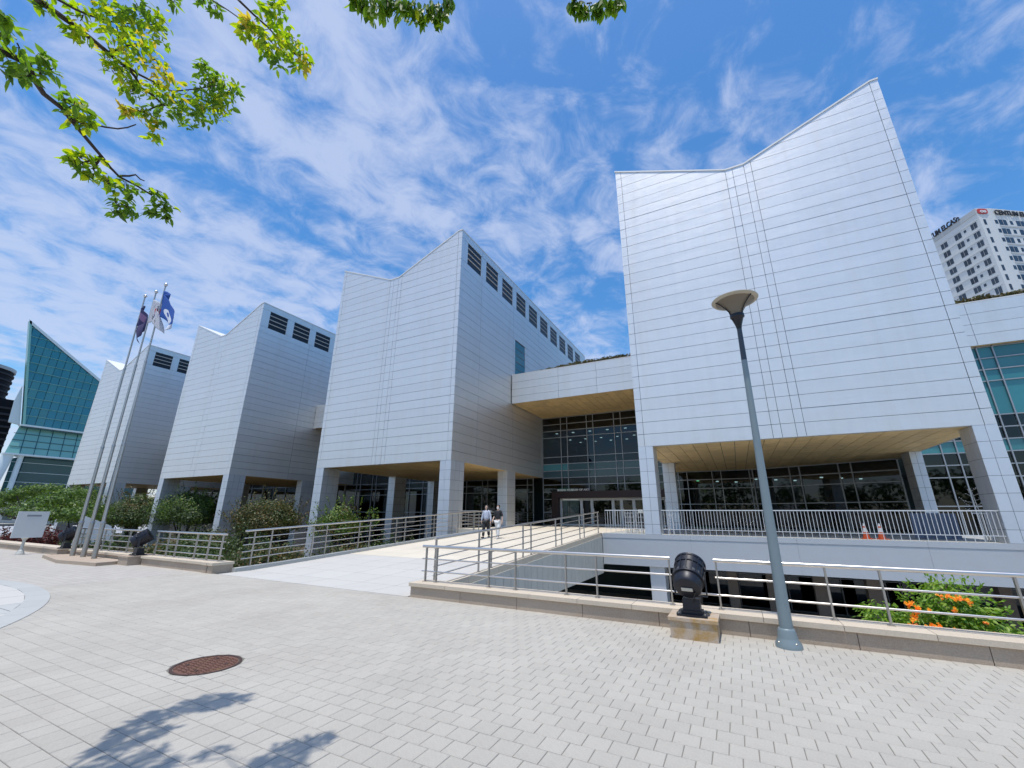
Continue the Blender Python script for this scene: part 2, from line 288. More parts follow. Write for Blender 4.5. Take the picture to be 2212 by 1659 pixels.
# ------------------------------------------------------------------ mesh helpers
ORG = {}
class MB:
    def __init__(s): s.v = []; s.f = []; s.m = []; s.uv = None
    def add(s, vs, fs, mi=0):
        k = len(s.v); s.v += [tuple(v) for v in vs]; s.f += [tuple(i + k for i in f) for f in fs]; s.m += [mi] * len(fs); return s
    def box(s, x0, x1, y0, y1, z0, z1, mi=0):
        if x0 > x1: x0, x1 = x1, x0
        if y0 > y1: y0, y1 = y1, y0
        if z0 > z1: z0, z1 = z1, z0
        return s.add([(x, y, z) for z in (z0, z1) for y in (y0, y1) for x in (x0, x1)],
                     [(0, 2, 3, 1), (4, 5, 7, 6), (0, 1, 5, 4), (2, 6, 7, 3), (0, 4, 6, 2), (1, 3, 7, 5)], mi)
    def prism(s, pts, d, mi=0):
        n = len(pts); d = Vector(d); a = [Vector(p) for p in pts]
        nrm = Vector((0, 0, 0))
        for i in range(n): nrm += a[i].cross(a[(i + 1) % n])
        if nrm.dot(d) > 0: a = a[::-1]
        vs = a + [p + d for p in a]
        fs = [tuple(range(n)), tuple(range(2 * n - 1, n - 1, -1))] + [((i + 1) % n, i, n + i, n + (i + 1) % n) for i in range(n)]
        return s.add(vs, fs, mi)
    def path(s, pts, rs, n=8, mi=0, cap=True):
        pts = [Vector(p) for p in pts]
        if not isinstance(rs, (list, tuple)): rs = [rs] * len(pts)
        k = len(s.v); ring = []; prev = None
        for i, p in enumerate(pts):
            d = (pts[min(i + 1, len(pts) - 1)] - pts[max(i - 1, 0)]).normalized()
            if prev is None:
                a = d.cross(Vector((0, 0, 1)))
                if a.length < 1e-3: a = d.cross(Vector((1, 0, 0)))
                a.normalize()
            else:
                a = prev - d * prev.dot(d); a.normalize()
            prev = a; b = d.cross(a)
            for j in range(n):
                th = 2 * math.pi * j / n; s.v.append(tuple(p + (a * math.cos(th) + b * math.sin(th)) * rs[i]))
        for i in range(len(pts) - 1):
            for j in range(n):
                q = k + i * n; j2 = (j + 1) % n
                s.f.append((q + j, q + j2, q + n + j2, q + n + j)); s.m.append(mi)
        if cap:
            s.f.append(tuple(k + j for j in range(n))[::-1]); s.m.append(mi)
            s.f.append(tuple(k + (len(pts) - 1) * n + j for j in range(n))); s.m.append(mi)
        return s
    def lathe(s, c, prof, n=24, mi=0, mat=None, cap=True):
        k = len(s.v); c = Vector(c)
        for r, z in prof:
            for j in range(n):
                th = 2 * math.pi * j / n; p = Vector((r * math.cos(th), r * math.sin(th), z))
                if mat: p = mat @ p
                s.v.append(tuple(c + p))
        for i in range(len(prof) - 1):
            for j in range(n):
                q = k + i * n; j2 = (j + 1) % n; s.f.append((q + j, q + j2, q + n + j2, q + n + j)); s.m.append(mi)
        if cap:
            s.f.append(tuple(k + j for j in range(n))[::-1]); s.m.append(mi); s.f.append(tuple(k + (len(prof) - 1) * n + j for j in range(n))); s.m.append(mi)
        return s
    def link(s, name, mats, parent=None, smooth=False, **props):
        o3 = ORG.get(parent.name, Vector((0, 0, 0))) if parent else Vector((0, 0, 0))
        me = bpy.data.meshes.new(name)
        me.from_pydata([(x - o3.x, y - o3.y, z - o3.z) for x, y, z in s.v], [], s.f)
        if isinstance(mats, str): mats = [mats]
        for mm in mats: me.materials.append(MATS[mm])
        if len(mats) > 1: me.polygons.foreach_set('material_index', s.m)
        if smooth: me.polygons.foreach_set('use_smooth', [True] * len(me.polygons))
        me.update()
        o = bpy.data.objects.new(name, me); COL.objects.link(o)
        if parent: o.parent = parent; ORG[o.name] = o3
        for a, b in props.items(): o[a] = b
        return o
def smooth_by_angle(o, ang=40):
    me = o.data
    try: me.shade_smooth(); 
    except Exception: pass
    try: me.set_sharp_from_angle(angle=math.radians(ang))
    except Exception: pass
def thing(name, label, cat, loc=(0, 0, 0), group=None):
    o = bpy.data.objects.new(name, None); o.empty_display_size = 0.3; COL.objects.link(o); o.location = loc; ORG[o.name] = Vector(loc)
    o['label'] = label; o['category'] = cat
    if group: o['group'] = group
    return o
def tag(o, label, cat, group=None):
    o['label'] = label; o['category'] = cat
    if group: o['group'] = group
    return o
def copy_tree(o, parent=None, loc=None, rotz=0, label=None):
    c = o.copy(); COL.objects.link(c)
    if parent: c.parent = parent
    else:
        c.location = loc; c.rotation_euler = (0, 0, rotz)
    if label: c['label'] = label
    ORG[c.name] = Vector(loc) if loc is not None else ORG.get(parent.name)
    for ch in [x for x in bpy.data.objects if x.parent == o]: copy_tree(ch, c)
    return c
def clip(poly, fn):
    """keep the part of a 2-D polygon where fn(p) >= 0"""
    out = []
    for i in range(len(poly)):
        a, b = poly[i], poly[(i + 1) % len(poly)]; fa, fb = fn(a), fn(b)
        if fa >= 0: out.append(a)
        if (fa >= 0) != (fb >= 0):
            s = fa / (fa - fb); out.append((a[0] + (b[0] - a[0]) * s, a[1] + (b[1] - a[1]) * s))
    return out
def B(*a): return MB().box(*a)

# ================================================================== THE SETTING
g = MB(); g.box(-1500, 1500, 37, 2500, -0.30, -0.02); g.box(-1500, 1500, -800, 7.5, -0.30, -0.02); g.box(-1500, -90, 7.5, 37, -0.30, -0.02); g.box(60, 1500, 7.5, 37, -0.30, -0.02)
g.link('far_ground', 'far_ground', kind='structure')
# sunken court and garden between the plaza and the museum
B(-90, -13.4, 7.9, 37, -1.9, -1.6).link('garden_ground', 'soil', kind='structure')
B(-13.4, 60, 7.9, 37, -3.7, -3.4).link('sunken_court_floor', 'concrete', kind='structure')
w_ = MB(); w_.box(-13.6, -13.4, 8.0, 21, -3.4, -0.25); w_.box(-6.1, 60, 7.86, 7.96, -3.4, -0.3); w_.box(-90, -13.4, 7.86, 7.96, -1.6, -0.3); w_.box(-13.4, -6.1, 7.86, 7.96, -3.4, -0.3)
w_.link('court_retaining_wall', 'concrete', kind='structure')
# --- plaza
PZX0, PZX1, PZY0, PZY1 = -14.0, 5.2, 0.9275, 7.42
base = MB(); base.box(-14.0, 5.2, 0.92, 7.42, -0.3, -0.0045)
plaza = base.link('plaza_paving', 'joint_sand', kind='structure')
pf = MB(); pf.box(-90, -14.0, -30, 7.42, -0.3, 0.0); pf.box(-14.0, 5.2, -30, 0.92, -0.3, 0.0); pf.box(5.2, 60, -30, 7.42, -0.3, 0.0)
pf.link('plaza_paving_far', 'paving_far', kind='structure')
def paver_geo(mb, x0, x1, y0, y1, z, tx=0, ty=0):
    c = 0.003
    zz = lambda x, y: z + tx * (x - (x0 + x1) / 2) + ty * (y - (y0 + y1) / 2)
    vs = [(x0, y0, -0.012), (x1, y0, -0.012), (x1, y1, -0.012), (x0, y1, -0.012)]
    vs += [(x0, y0, zz(x0, y0) - c), (x1, y0, zz(x1, y0) - c), (x1, y1, zz(x1, y1) - c), (x0, y1, zz(x0, y1) - c)]
    vs += [(x0 + c, y0 + c, zz(x0, y0)), (x1 - c, y0 + c, zz(x1, y0)), (x1 - c, y1 - c, zz(x1, y1)), (x0 + c, y1 - c, zz(x0, y1))]
    mb.add(vs, [(8, 9, 10, 11), (4, 5, 9, 8), (5, 6, 10, 9), (6, 7, 11, 10), (7, 4, 8, 11), (0, 1, 5, 4), (1, 2, 6, 5), (2, 3, 7, 6), (3, 0, 4, 7)])
PW, PH, GAP = 0.1905, 0.1855, 0.0055
MHC, MHR = (-5.45, 3.2), 0.335                     # manhole
RC, RR0, RR1 = (-14.9, -4.9), 8.86, 9.2             # round stone ring in the paving, seen at the left edge
def tile_ok(x0, x1, y0, y1):
    cx, cy = (x0 + x1) / 2, (y0 + y1) / 2
    if math.hypot(cx - MHC[0], cy - MHC[1]) < MHR + 0.06: return False
    far = max(math.hypot(x - RC[0], y - RC[1]) for x in (x0, x1) for y in (y0, y1))
    near = min(math.hypot(x - RC[0], y - RC[1]) for x in (x0, x1) for y in (y0, y1))
    return near > RR1 + 0.0 or far < RR0
cells = []; cuts_ = []
def place_cell(x0, x1, y0, y1):
    for (c, r) in ((RC, RR1 + .004), (MHC, MHR + .012)):
        ds = [math.hypot(x - c[0], y - c[1]) for x in (x0, x1) for y in (y0, y1)]
        if max(ds) < r: return
        if min(ds) < r or math.hypot((x0 + x1) / 2 - c[0], (y0 + y1) / 2 - c[1]) < r + .05 and r < 1:
            poly = [(x0 + GAP / 2, y0 + GAP / 2), (x1 - GAP / 2, y0 + GAP / 2), (x1 - GAP / 2, y1 - GAP / 2), (x0 + GAP / 2, y1 - GAP / 2)]
            a = math.atan2((y0 + y1) / 2 - c[1], (x0 + x1) / 2 - c[0])
            for da in ((0,) if r > 1 else (-.25, 0, .25)):
                n = (math.cos(a + da), math.sin(a + da))
                if da == 0 or r > 1: poly = clip(poly, lambda p: (p[0] - c[0]) * n[0] + (p[1] - c[1]) * n[1] - r)
            if len(poly) > 2: cuts_.append(poly)
            return
    cells.append((x0, x1, y0, y1))
nrow = int((PZY1 - PZY0) / PH)
for j in range(nrow):
    y0 = PZY0 + j * PH; y1 = y0 + PH
    off = (j % 2) * 0.5 * PW + ru(-0.008, 0.008)
    x = PZX0 + off - PW
    while x < PZX1:
        x1 = min(x + PW, PZX1)
        if x1 > PZX0 + .02: place_cell(max(x, PZX0), x1, y0, y1)
        x = x1
def in_view(x, y, z=0.0):
    d = Vector((x, y, z)) - EYE; zz = d.dot(F)
    if zz <= 0: return False
    X = 901.6 * d.dot(R) / zz; Y = -901.6 * d.dot(U2) / zz
    return abs(X) < 1115 and abs(Y) < 838
vis = [c for c in cells if in_view((c[0] + c[1]) / 2, (c[2] + c[3]) / 2)]
vis.sort(key=lambda c: math.hypot((c[0] + c[1]) / 2, (c[2] + c[3]) / 2))
near = set(vis[:300])
protos = []
for k in range(8):
    mb = MB(); paver_geo(mb, -PW / 2 + GAP / 2, PW / 2 - GAP / 2, -PH / 2 + GAP / 2, PH / 2 - GAP / 2, ru(-0.0008, 0.0008), ru(-.004, .004), ru(-.004, .004))
    me = bpy.data.meshes.new('paver'); me.from_pydata(mb.v, [], mb.f); me.materials.append(MATS['paver']); protos.append(me)
stuff = MB()
for c in cells:
    w = c[1] - c[0]
    if c in near and w > PW - 0.001:
        o = bpy.data.objects.new('paver', random.choice(protos)); COL.objects.link(o); o.parent = plaza
        o.location = ((c[0] + c[1]) / 2, (c[2] + c[3]) / 2, 0)
    elif w > 0.02:
        paver_geo(stuff, c[0] + GAP / 2, c[1] - GAP / 2, c[2] + GAP / 2, c[3] - GAP / 2, ru(-0.0008, 0.0008), ru(-.004, .004), ru(-.004, .004))
for poly in cuts_:
    stuff.prism([(p[0], p[1], -.012) for p in poly], (0, 0, .0118))
stuff.link('pavers', 'paver', plaza, kind='stuff')
# mortar collar around the manhole
mb = MB(); mb.lathe((MHC[0], MHC[1], -0.02), [(MHR + 0.002, 0), (MHR + 0.002, 0.0135), (MHR + 0.10, 0.0135), (MHR + 0.10, 0)], 40, cap=False); mb.link('mortar_collar', 'concrete', plaza)
# ring of curved stones and the light slabs inside it
ring = MB()
nseg = 76
for k in range(nseg):
    a0, a1 = 2 * math.pi * k / nseg + 0.0003, 2 * math.pi * (k + 1) / nseg - 0.0003
    pts = [(RC[0] + r * math.cos(a), RC[1] + r * math.sin(a), -0.01) for r, a in ((RR0, a0), (RR1, a0), (RR1, (a0 + a1) / 2), (RR1, a1), (RR0, a1), (RR0, (a0 + a1) / 2))]
    m1 = MB(); m1.prism(pts, (0, 0, 0.016)); m1.link('ring_stone', 'ring_stone', plaza)
inner = MB()
for k in range(-9, 9):
    for q in range(2, 10):
        poly = [(RC[0] + k, RC[1] + q), (RC[0] + k + 0.985, RC[1] + q), (RC[0] + k + 0.985, RC[1] + q + 0.985), (RC[0] + k, RC[1] + q + 0.985)]
        for s in range(48):
            a = 2 * math.pi * s / 48; poly = clip(poly, lambda p: (RR0 - 0.01) - ((p[0] - RC[0]) * math.cos(a) + (p[1] - RC[1]) * math.sin(a)))
            if len(poly) < 3: break
        if len(poly) >= 3:
            m1 = MB(); m1.prism([(p[0], p[1], -0.01) for p in poly], (0, 0, 0.014)); m1.link('stone_slab', 'white_stone' if (k != 3) else 'ring_stone', plaza)
# manhole cover
mh = thing('manhole_cover', 'round rusty brown manhole cover set in the grey paving', 'manhole cover', (MHC[0], MHC[1], 0))
mb = MB(); mb.lathe((MHC[0], MHC[1], -0.02), [(MHR - 0.028, 0), (MHR - 0.028, 0.022), (MHR, 0.022), (MHR, 0)], 40, cap=False); mb.link('rim', 'rust_dark', mh)
mb = MB(); mb.lathe((MHC[0], MHC[1], -0.02), [(MHR - 0.034, 0), (MHR - 0.034, 0.019)], 40); mb.link('lid', 'rust', mh)
mb = MB()
for i in range(-6, 7):
    for j in range(-6, 7):
        x, y = i * 0.048, j * 0.048
        if math.hypot(x, y) < MHR - 0.055:
            if (i + j) % 2: mb.box(MHC[0] + x - .018, MHC[0] + x + .018, MHC[1] + y - .007, MHC[1] + y + .007, -0.001, 0.004)
            else: mb.box(MHC[0] + x - .007, MHC[0] + x + .007, MHC[1] + y - .018, MHC[1] + y + .018, -0.001, 0.004)
mb.link('tread_pattern', 'rust', mh, kind='stuff')
mb = MB()
for a in range(4):
    x, y = MHC[0] + 0.2 * math.cos(a * 1.57 + .6), MHC[1] + 0.2 * math.sin(a * 1.57 + .6); mb.box(x - .02, x + .02, y - .012, y + .012, -0.0012, 0.0052)
mb.link('keyhole', 'rust_dark', mh)

# --- footbridge
def dz(v): return max(0.0, 0.0553 * (v - 8.3)) if v < 22.6 else 0.79
fb = thing('footbridge', 'ramped pedestrian bridge of pale stone rising from plaza to museum entrance', 'footbridge', (-9.7, 8, 0))
mb = MB(); N = 16
vsx = [7.45 + (22.6 - 7.45) * i / N for i in range(N + 1)]
prof = [(-13.1, v, dz(v) - 0.03) for v in vsx] + [(-13.1, 22.6, -0.6), (-13.1, 12, -1.0), (-13.1, 7.45, -0.5)]
mb.prism(prof, (7.0, 0, 0)); mb.link('deck_slab', 'concrete', fb)
# white approach slabs, then cream deck stones
def slab(x0, x1, y0, y1, m, name='deck_stone', zoff=0.0):
    g_ = 0.004; x0 += g_; x1 -= g_; y0 += g_; y1 -= g_
    k = MB(); z0, z1 = dz(y0) + zoff, dz(y1) + zoff
    k.prism([(x0, y0, z0 - 0.025), (x0, y1, z1 - 0.025), (x0, y1, z1), (x0, y0, z0)], (x1 - x0, 0, 0)); k.link(name, m, fb)
y = 7.43
while y < 12.0:
    y1 = min(y + 0.91, 12.0); n = 6
    for i in range(n): slab(-12.98 + i * 6.72 / n, -12.98 + (i + 1) * 6.72 / n, y, y1, 'white_stone')
    y = y1
i = 0
while y < 22.5:
    y1 = min(y + 0.9, 22.6); n = 6
    for q in range(n): slab(-12.98 + q * 6.72 / n, -12.98 + (q + 1) * 6.72 / n, y, y1, 'cream_stone')
    y = y1
for (x0, x1) in ((-13.16, -12.98), (-6.26, -6.08)):
    y = 7.96 if x0 > -7 else 7.9
    while y < 21.4:
        y1 = min(y + 1.5, 21.4); k = MB(); k.prism([(x0, y + .004, dz(y) - 0.06), (x0, y1 - .004, dz(y1) - 0.06), (x0, y1 - .004, dz(y1) + 0.10), (x0, y + .004, dz(y) + 0.10)], (x1 - x0, 0, 0))
        k.link('edge_kerb', 'granite_cap' if x0 > -7 else 'ring_stone', fb); y = y1
# cladding of the bridge's east flank
y = 7.98
while y < 21.25:
    y1 = min(y + 0.46, 21.27); k = MB()
    k.prism([(-6.09, y + .011, -0.98), (-6.09, y1 - .011, -0.98), (-6.09, y1 - .011, dz(y1) - 0.07), (-6.09, y + .011, dz(y) - 0.07)], (0.04, 0, 0)); k.link('flank_panel', 'wall_grey', fb); y = y1

# --- terrace slab in front of the halls
tr = B(-6.04, 60, 21.34, 36.1, -0.57, 0.79).link('terrace', 'band_paint', kind='structure')
B(-16.5, -5.95, 22.6, 36.1, -0.57, 0.79).link('entrance_terrace', 'cream_stone', kind='structure')
x = -6.04
while x < 20:
    B(x + .003, min(x + 4.0, 60) - .003, 21.30, 21.342, 0.60, 0.80).link('edge_trim', 'band_paint', tr)
    B(x + .003, min(x + 4.0, 60) - .003, 21.315, 21.342, -0.585, 0.592).link('fascia_sheet', 'band_paint', tr); x += 4.0
for i in range(14):
    B(-5.9 + i * 1.2, -5.9 + i * 1.2 + 1.19, 21.46, 26, 0.79, 0.80).link('terrace_stone', 'ring_stone', tr)
# lower level: pillars and shop glazing behind the sunken court
def glazing(parent, P0, P1, ticks, zs, mat='glass_dark', bar=0.055, depth=0.09, skip=None, matfn=None):
    """panes between posts (ticks = distances along P0-P1) and rails (zs), each pane an object"""
    P0 = Vector((*P0, 0)); P1 = Vector((*P1, 0)); d = (P1 - P0).normalized(); n = Vector((d.y, -d.x, 0))
    for a in range(len(ticks) - 1):
        for b in range(len(zs) - 1):
            if skip and skip(a, b): continue
            q0 = P0 + d * (ticks[a] + bar / 2 + .001); q1 = P0 + d * (ticks[a + 1] - bar / 2 - .001)
            k = MB(); z0, z1 = zs[b] + bar / 2 + .001, zs[b + 1] - bar / 2 - .001
            k.prism([(q0.x, q0.y, z0), (q1.x, q1.y, z0), (q1.x, q1.y, z1), (q0.x, q0.y, z1)], -n * 0.012)
            k.link('pane', matfn(a, b) if matfn else mat, parent)
    for i, tt in enumerate(ticks):
        q = P0 + d * tt; q0 = q - d * bar / 2; q1 = q + d * bar / 2; k = MB()
        k.prism([(q0.x, q0.y, zs[0]), (q1.x, q1.y, zs[0]), (q1.x, q1.y, zs[-1]), (q0.x, q0.y, zs[-1])], n * depth); k.link('mullion', 'mullion', parent)
    for zz in zs:
        for a in range(len(ticks) - 1):
            q0 = P0 + d * (ticks[a] + bar / 2); q1 = P0 + d * (ticks[a + 1] - bar / 2); k = MB()
            k.prism([(q0.x, q0.y, zz - bar / 2), (q1.x, q1.y, zz - bar / 2), (q1.x, q1.y, zz + bar / 2), (q0.x, q0.y, zz + bar / 2)], n * (depth - 0.02)); k.link('transom', 'mullion', parent)
lh = thing('lower_hall', 'dark glazed lower floor with brown stone pillars below the terrace slab', 'building', (2, 31, -3.4))
B(-13, 40, 31.15, 31.3, -3.4, -0.6).link('back_wall', 'interior', lh)
glazing(lh, (-5.5, 30.6), (19.5, 30.6), [0, 1.9, 2.5, 4.4, 5.0, 6.9, 7.5, 9.4, 10.0, 11.9, 12.5, 14.4, 15.0, 16.9, 17.5, 19.4, 20, 22, 25], [-3.4, -1.6, -0.6])
for u0, u1 in ((-2.9, -2.35), (-0.96, -0.5), (0.84, 1.27), (2.87, 3.5), (4.97, 5.58), (7.2, 7.8), (9.45, 9.85)):
    B(u0, u1, 27, 27.6, -3.4, -0.6).link('pillar', 'stone_brown', lh)
B(9.45, 10.1, 21.9, 22.6, -3.4, -0.59).link('pillar', 'tile_metal', lh)
B(-3.95, -3.3, 21.5, 22.4, -3.4, -0.59).link('pillar', 'tile_metal', lh)

# ================================================================== THE MUSEUM
ZB, ZT, NR = 4.9, 22.0, 28
PR = (ZT - ZB) / NR
def column(name, parent, x0, x1, y0, y1, z0, z1, nx=2, ny=3):
    k = MB(); k.box(x0 + .012, x1 - .012, y0 + .012, y1 - .012, z0, z1, 1)
    z = z1; g_ = .006
    while z > z0 + 0.02:
        zb = max(z - PR, z0)
        for i in range(nx):
            a, b = x0 + (x1 - x0) * i / nx + g_, x0 + (x1 - x0) * (i + 1) / nx - g_
            k.box(a, b, y0, y0 + .012, zb + g_, z - g_, 0); k.box(a, b, y1 - .012, y1, zb + g_, z - g_, 0)
        for i in range(ny):
            a, b = y0 + (y1 - y0) * i / ny + g_, y0 + (y1 - y0) * (i + 1) / ny - g_
            k.box(x0, x0 + .0119, a, b, zb + g_, z - g_, 0); k.box(x1 - .0119, x1, a, b, zb + g_, z - g_, 0)
        z = zb
    return k.link(name, ['tile_metal', 'joint_dark'], parent)
def clad(parent, pts2, to3, dirn, name='panel', th=0.05):
    k = MB(); k.prism([to3(*p) for p in pts2], Vector(dirn) * th); return k.link(name, 'aluminium', parent)
def soffit(parent, x0, x1, y0, y1, z, w=0.61, cuts=3):
    n = max(1, round((x1 - x0) / w)); m_ = (y1 - y0) / cuts
    for i in range(n):
        for j in range(cuts):
            a, b = x0 + (x1 - x0) * i / n, x0 + (x1 - x0) * (i + 1) / n
            B(a + .012, b - .012, y0 + j * m_ + .01, y0 + (j + 1) * m_ - .01, z + ru(0, .004), z + 0.03).link('soffit_panel', 'soffit', parent)
def gallery(name, label, u0, u1, v0, v1, sidecols, nwin, cols, west_cols=0, side_rows=NR, front_cols=None):
    t = thing(name, label, 'building', ((u0 + u1) / 2, v0, 0), 'gallery blocks of the museum')
    w = u1 - u0; ua = u0 + .454 * w; ub = u0 + .523 * w; zv = 19.55
    def top(u):
        if u <= ua: return ZT + (zv - ZT) * (u - u0) / (ua - u0)
        if u <= ub: return zv
        if u >= u1 - 0.3: return ZT
        return zv + (ZT - zv) * (u - ub) / (u1 - 0.3 - ub)
    # core behind the cladding
    k = MB(); e = 0.055
    k.prism([(u0 + e, v0 + e, ZB + .05), (u1 - e, v0 + e, ZB + .05), (u1 - e, v0 + e, ZT - .05), (u1 - .3, v0 + e, ZT - .05), (ub, v0 + e, zv - .05), (ua, v0 + e, zv - .05), (u0 + e, v0 + e, ZT - .05)], (0, v1 - v0 - e, 0))
    core = k.link('wall_core', 'joint_dark', t)
    # folded roof sheet, white metal, proud of the facade by 3 cm
    k = MB(); pr = [(u0 - .02, ZT), (ua, zv), (ub, zv), (u1 - .3, ZT), (u1 + .02, ZT)]
    for a, b in zip(pr, pr[1:]):
        k.prism([(a[0], v0 - .03, a[1]), (b[0], v0 - .03, b[1]), (b[0], v0 - .03, b[1] + .09), (a[0], v0 - .03, a[1] + .09)], (0, v1 - v0, 0))
    k.link('folded_roof', 'roof_white', t)
    # front
    fr = bpy.data.objects.new('front_facade', None); COL.objects.link(fr); fr.parent = t; ORG[fr.name] = ORG[t.name]; fr.empty_display_size = .1
    cuts = [u0, u0 + .33, ua, ua + .34, ub, ub + .33, u1 - .33, u1] if cols == 7 else [u0, u0 + .4, ua, ub, u1 - .4, u1]
    for r in range(NR):
        z0, z1 = ZB + r * PR, ZB + (r + 1) * PR
        if r == NR - 1: z1 += 0.2
        for a, b in zip(cuts, cuts[1:]):
            poly = [(a + .009, z0 + .009), (b - .009, z0 + .009), (b - .009, z1 - .009), (a + .009, z1 - .009)]
            ta, tb = top(a + .001), top(b - .001)
            poly = clip(poly, lambda p: ta + (tb - ta) * (p[0] - a) / (b - a) - .004 - p[1])
            if len(poly) < 3: continue
            j = ru(-.003, .003); jt = [ru(-.0035, .0035) for _ in poly]
            k = MB(); k.prism([(p[0], v0 + j + q, p[1]) for p, q in zip(poly, jt)], (0, .05, 0)); k.link('panel', 'aluminium', fr)
    # east side with the louvred clerestory
    sd = bpy.data.objects.new('side_facade', None); COL.objects.link(sd); sd.parent = t; ORG[sd.name] = ORG[t.name]; sd.empty_display_size = .1
    W0, WP, WW = 0.83, 2.72, 1.93       # first window offset, pitch, width
    wins = [(v0 + W0 + i * WP, v0 + W0 + i * WP + WW) for i in range(nwin)]
    for r in range(side_rows):
        z0, z1 = ZB + r * PR, ZB + (r + 1) * PR
        if 24 <= r <= 26:
            continue
        for a, b in zip(sidecols, sidecols[1:]):
            a_, b_ = v0 + a, v0 + b
            if a_ >= v1: break
            hole = HOLES.get(name)
            segs = [(a_, b_)]
            if hole and hole[2] < z1 and hole[3] > z0 + .02:
                h0, h1 = hole[0], hole[1]; segs = []
                if a_ < h0: segs.append((a_, min(b_, h0)))
                if b_ > h1: segs.append((max(a_, h1), b_))
            for s0, s1 in segs:
                if s1 - s0 < .03: continue
                j = ru(-.003, .003); k = MB()
                k.prism([(u1 + j + ru(-.002, .002), y, z) for y, z in ((s0 + .009, z0 + .009), (s1 - .009, z0 + .009), (s1 - .009, z1 - .009), (s0 + .009, z1 - .009))], (-.05, 0, 0)); k.link('panel', 'aluminium', sd)
    z0, z1 = ZB + 24 * PR + .01, ZB + 27 * PR - .01
    edges = [v0] + [e_ for w_ in wins for e_ in w_] + [v1]
    for i in range(0, len(edges), 2):
        if edges[i + 1] - edges[i] > .03: B(u1 - .05, u1, edges[i] + .006, edges[i + 1] - .006, z0, z1).link('pier_panel', 'aluminium', sd)
    for a, b in wins:
        k = MB(); k.box(u1 - .30, u1 - .045, a, a + .02, z0, z1); k.box(u1 - .30, u1 - .045, b - .02, b, z0, z1); k.box(u1 - .30, u1 - .045, a, b, z1, z1 + .02); k.box(u1 - .30, u1 - .045, a, b, z0 - .02, z0)
        k.box(u1 - .052, u1 - .0515, a + .02, b - .02, z0, z1, 1)
        wd = k.link('clerestory_window', ['joint_dark', 'lamp_black'], t)
        for q in (0.28, 0.53, 0.78):
            z = z0 + (z1 - z0) * q; B(u1 - .05, u1 - .005, a + .02, b - .02, z - .035, z + .035).link('louvre_blade', 'louvre', wd)
    # west side and back closing sheets
    B(u0 - .0, u0 + .05, v0 + .06, v1, ZB, ZT - .05).link('west_cladding', 'aluminium', t)
    # soffit with its edge beam
    k = MB(); k.box(u0 + .06, u1 - .06, v0 + .06, v0 + .2, ZB + .0, ZB + .045); k.link('soffit_edge', 'aluminium', t)
    return t
HOLES = {}
SC1 = [0, 2.95, 8.4, 13.9, 19.3, 29.5]
"""gallery blocks, east to west"""
blk = gallery('gallery_block', 'tallest looking gallery block on the right, behind the street lamp, with a folded V roofline', -4.0, 8.82, 21.38, 51.0, SC1, 0, 7)
for c in ((-4.0, -3.3, 21.385, 22.55), (8.14, 8.82, 21.385, 22.5), (-3.98, -3.25, 28.9, 29.7), (8.3, 8.8, 28.8, 30.0)):
    column('column', blk, c[0], c[1], c[2], c[3], 0.8, ZB + .01)
soffit(blk, -3.94, 8.76, 21.6, 36.1, ZB + .012, cuts=11)
HOLES['gallery_block'] = (30.45, 32.42, 13.2, 16.4)
blkC = gallery('gallery_block', 'middle gallery block left of the entrance with a long row of louvred roof windows', -27.96, -15.55, 21.68, 51.0, SC1, 10, 7)
HOLES.clear()
wb = thing('stair_window', 'tall narrow teal window in the shaded side of the middle gallery block', 'window', (-15.55, 31.4, 13.2))
for i in range(5):
    z0 = 13.2 + i * .64; B(-15.58, -15.56, 30.47, 32.40, z0 + .015, z0 + .625).link('pane', 'teal_pane', wb)
    B(-15.585, -15.53, 30.47, 32.40, z0 - .014, z0 + .014).link('transom', 'mullion', wb)
for c in ((-27.96, -27.12, 21.69, 23.2, -1.6), (-16.39, -15.55, 21.69, 23.2, 0.0), (-27.96, -27.2, 29.5, 31.0, -1.6), (-16.39, -15.56, 29.2, 30.6, 0.0), (-27.96, -27.2, 35.2, 36.0, -1.6)):
    column('column', blkC, c[0], c[1], c[2], c[3], c[4], ZB + .01)
soffit(blkC, -27.9, -15.61, 21.9, 36.1, ZB + .012, cuts=9)
blkB = gallery('gallery_block', 'second gallery block from the left, three louvred windows showing before the next block', -51.86, -39.88, 22.08, 51.0, [0, 5.7, 11.2, 16.6, 29], 10, 5)
for c in ((-51.86, -51.0, 22.09, 23.6), (-40.74, -39.88, 22.09, 23.6), (-51.8, -51.0, 29.5, 30.9), (-40.7, -39.9, 29.5, 30.9)):
    column('column', blkB, c[0], c[1], c[2], c[3], -1.6, ZB + .01)
soffit(blkB, -51.8, -39.94, 22.3, 36.1, ZB + .012, cuts=2)
blkA = gallery('gallery_block', 'leftmost gallery block, half behind the flagpoles, nearest the glass building', -75.87, -63.88, 22.51, 51.0, [0, 5.7, 11.2, 16.6, 29], 10, 5)
for c in ((-75.87, -75.0, 22.52, 24), (-64.74, -63.88, 22.52, 24), (-75.8, -75.0, 29.5, 30.9), (-64.7, -63.9, 29.5, 30.9)):
    column('column', blkA, c[0], c[1], c[2], c[3], -1.6, ZB + .01)
soffit(blkA, -75.8, -63.94, 22.7, 36.1, ZB + .012, cuts=2)

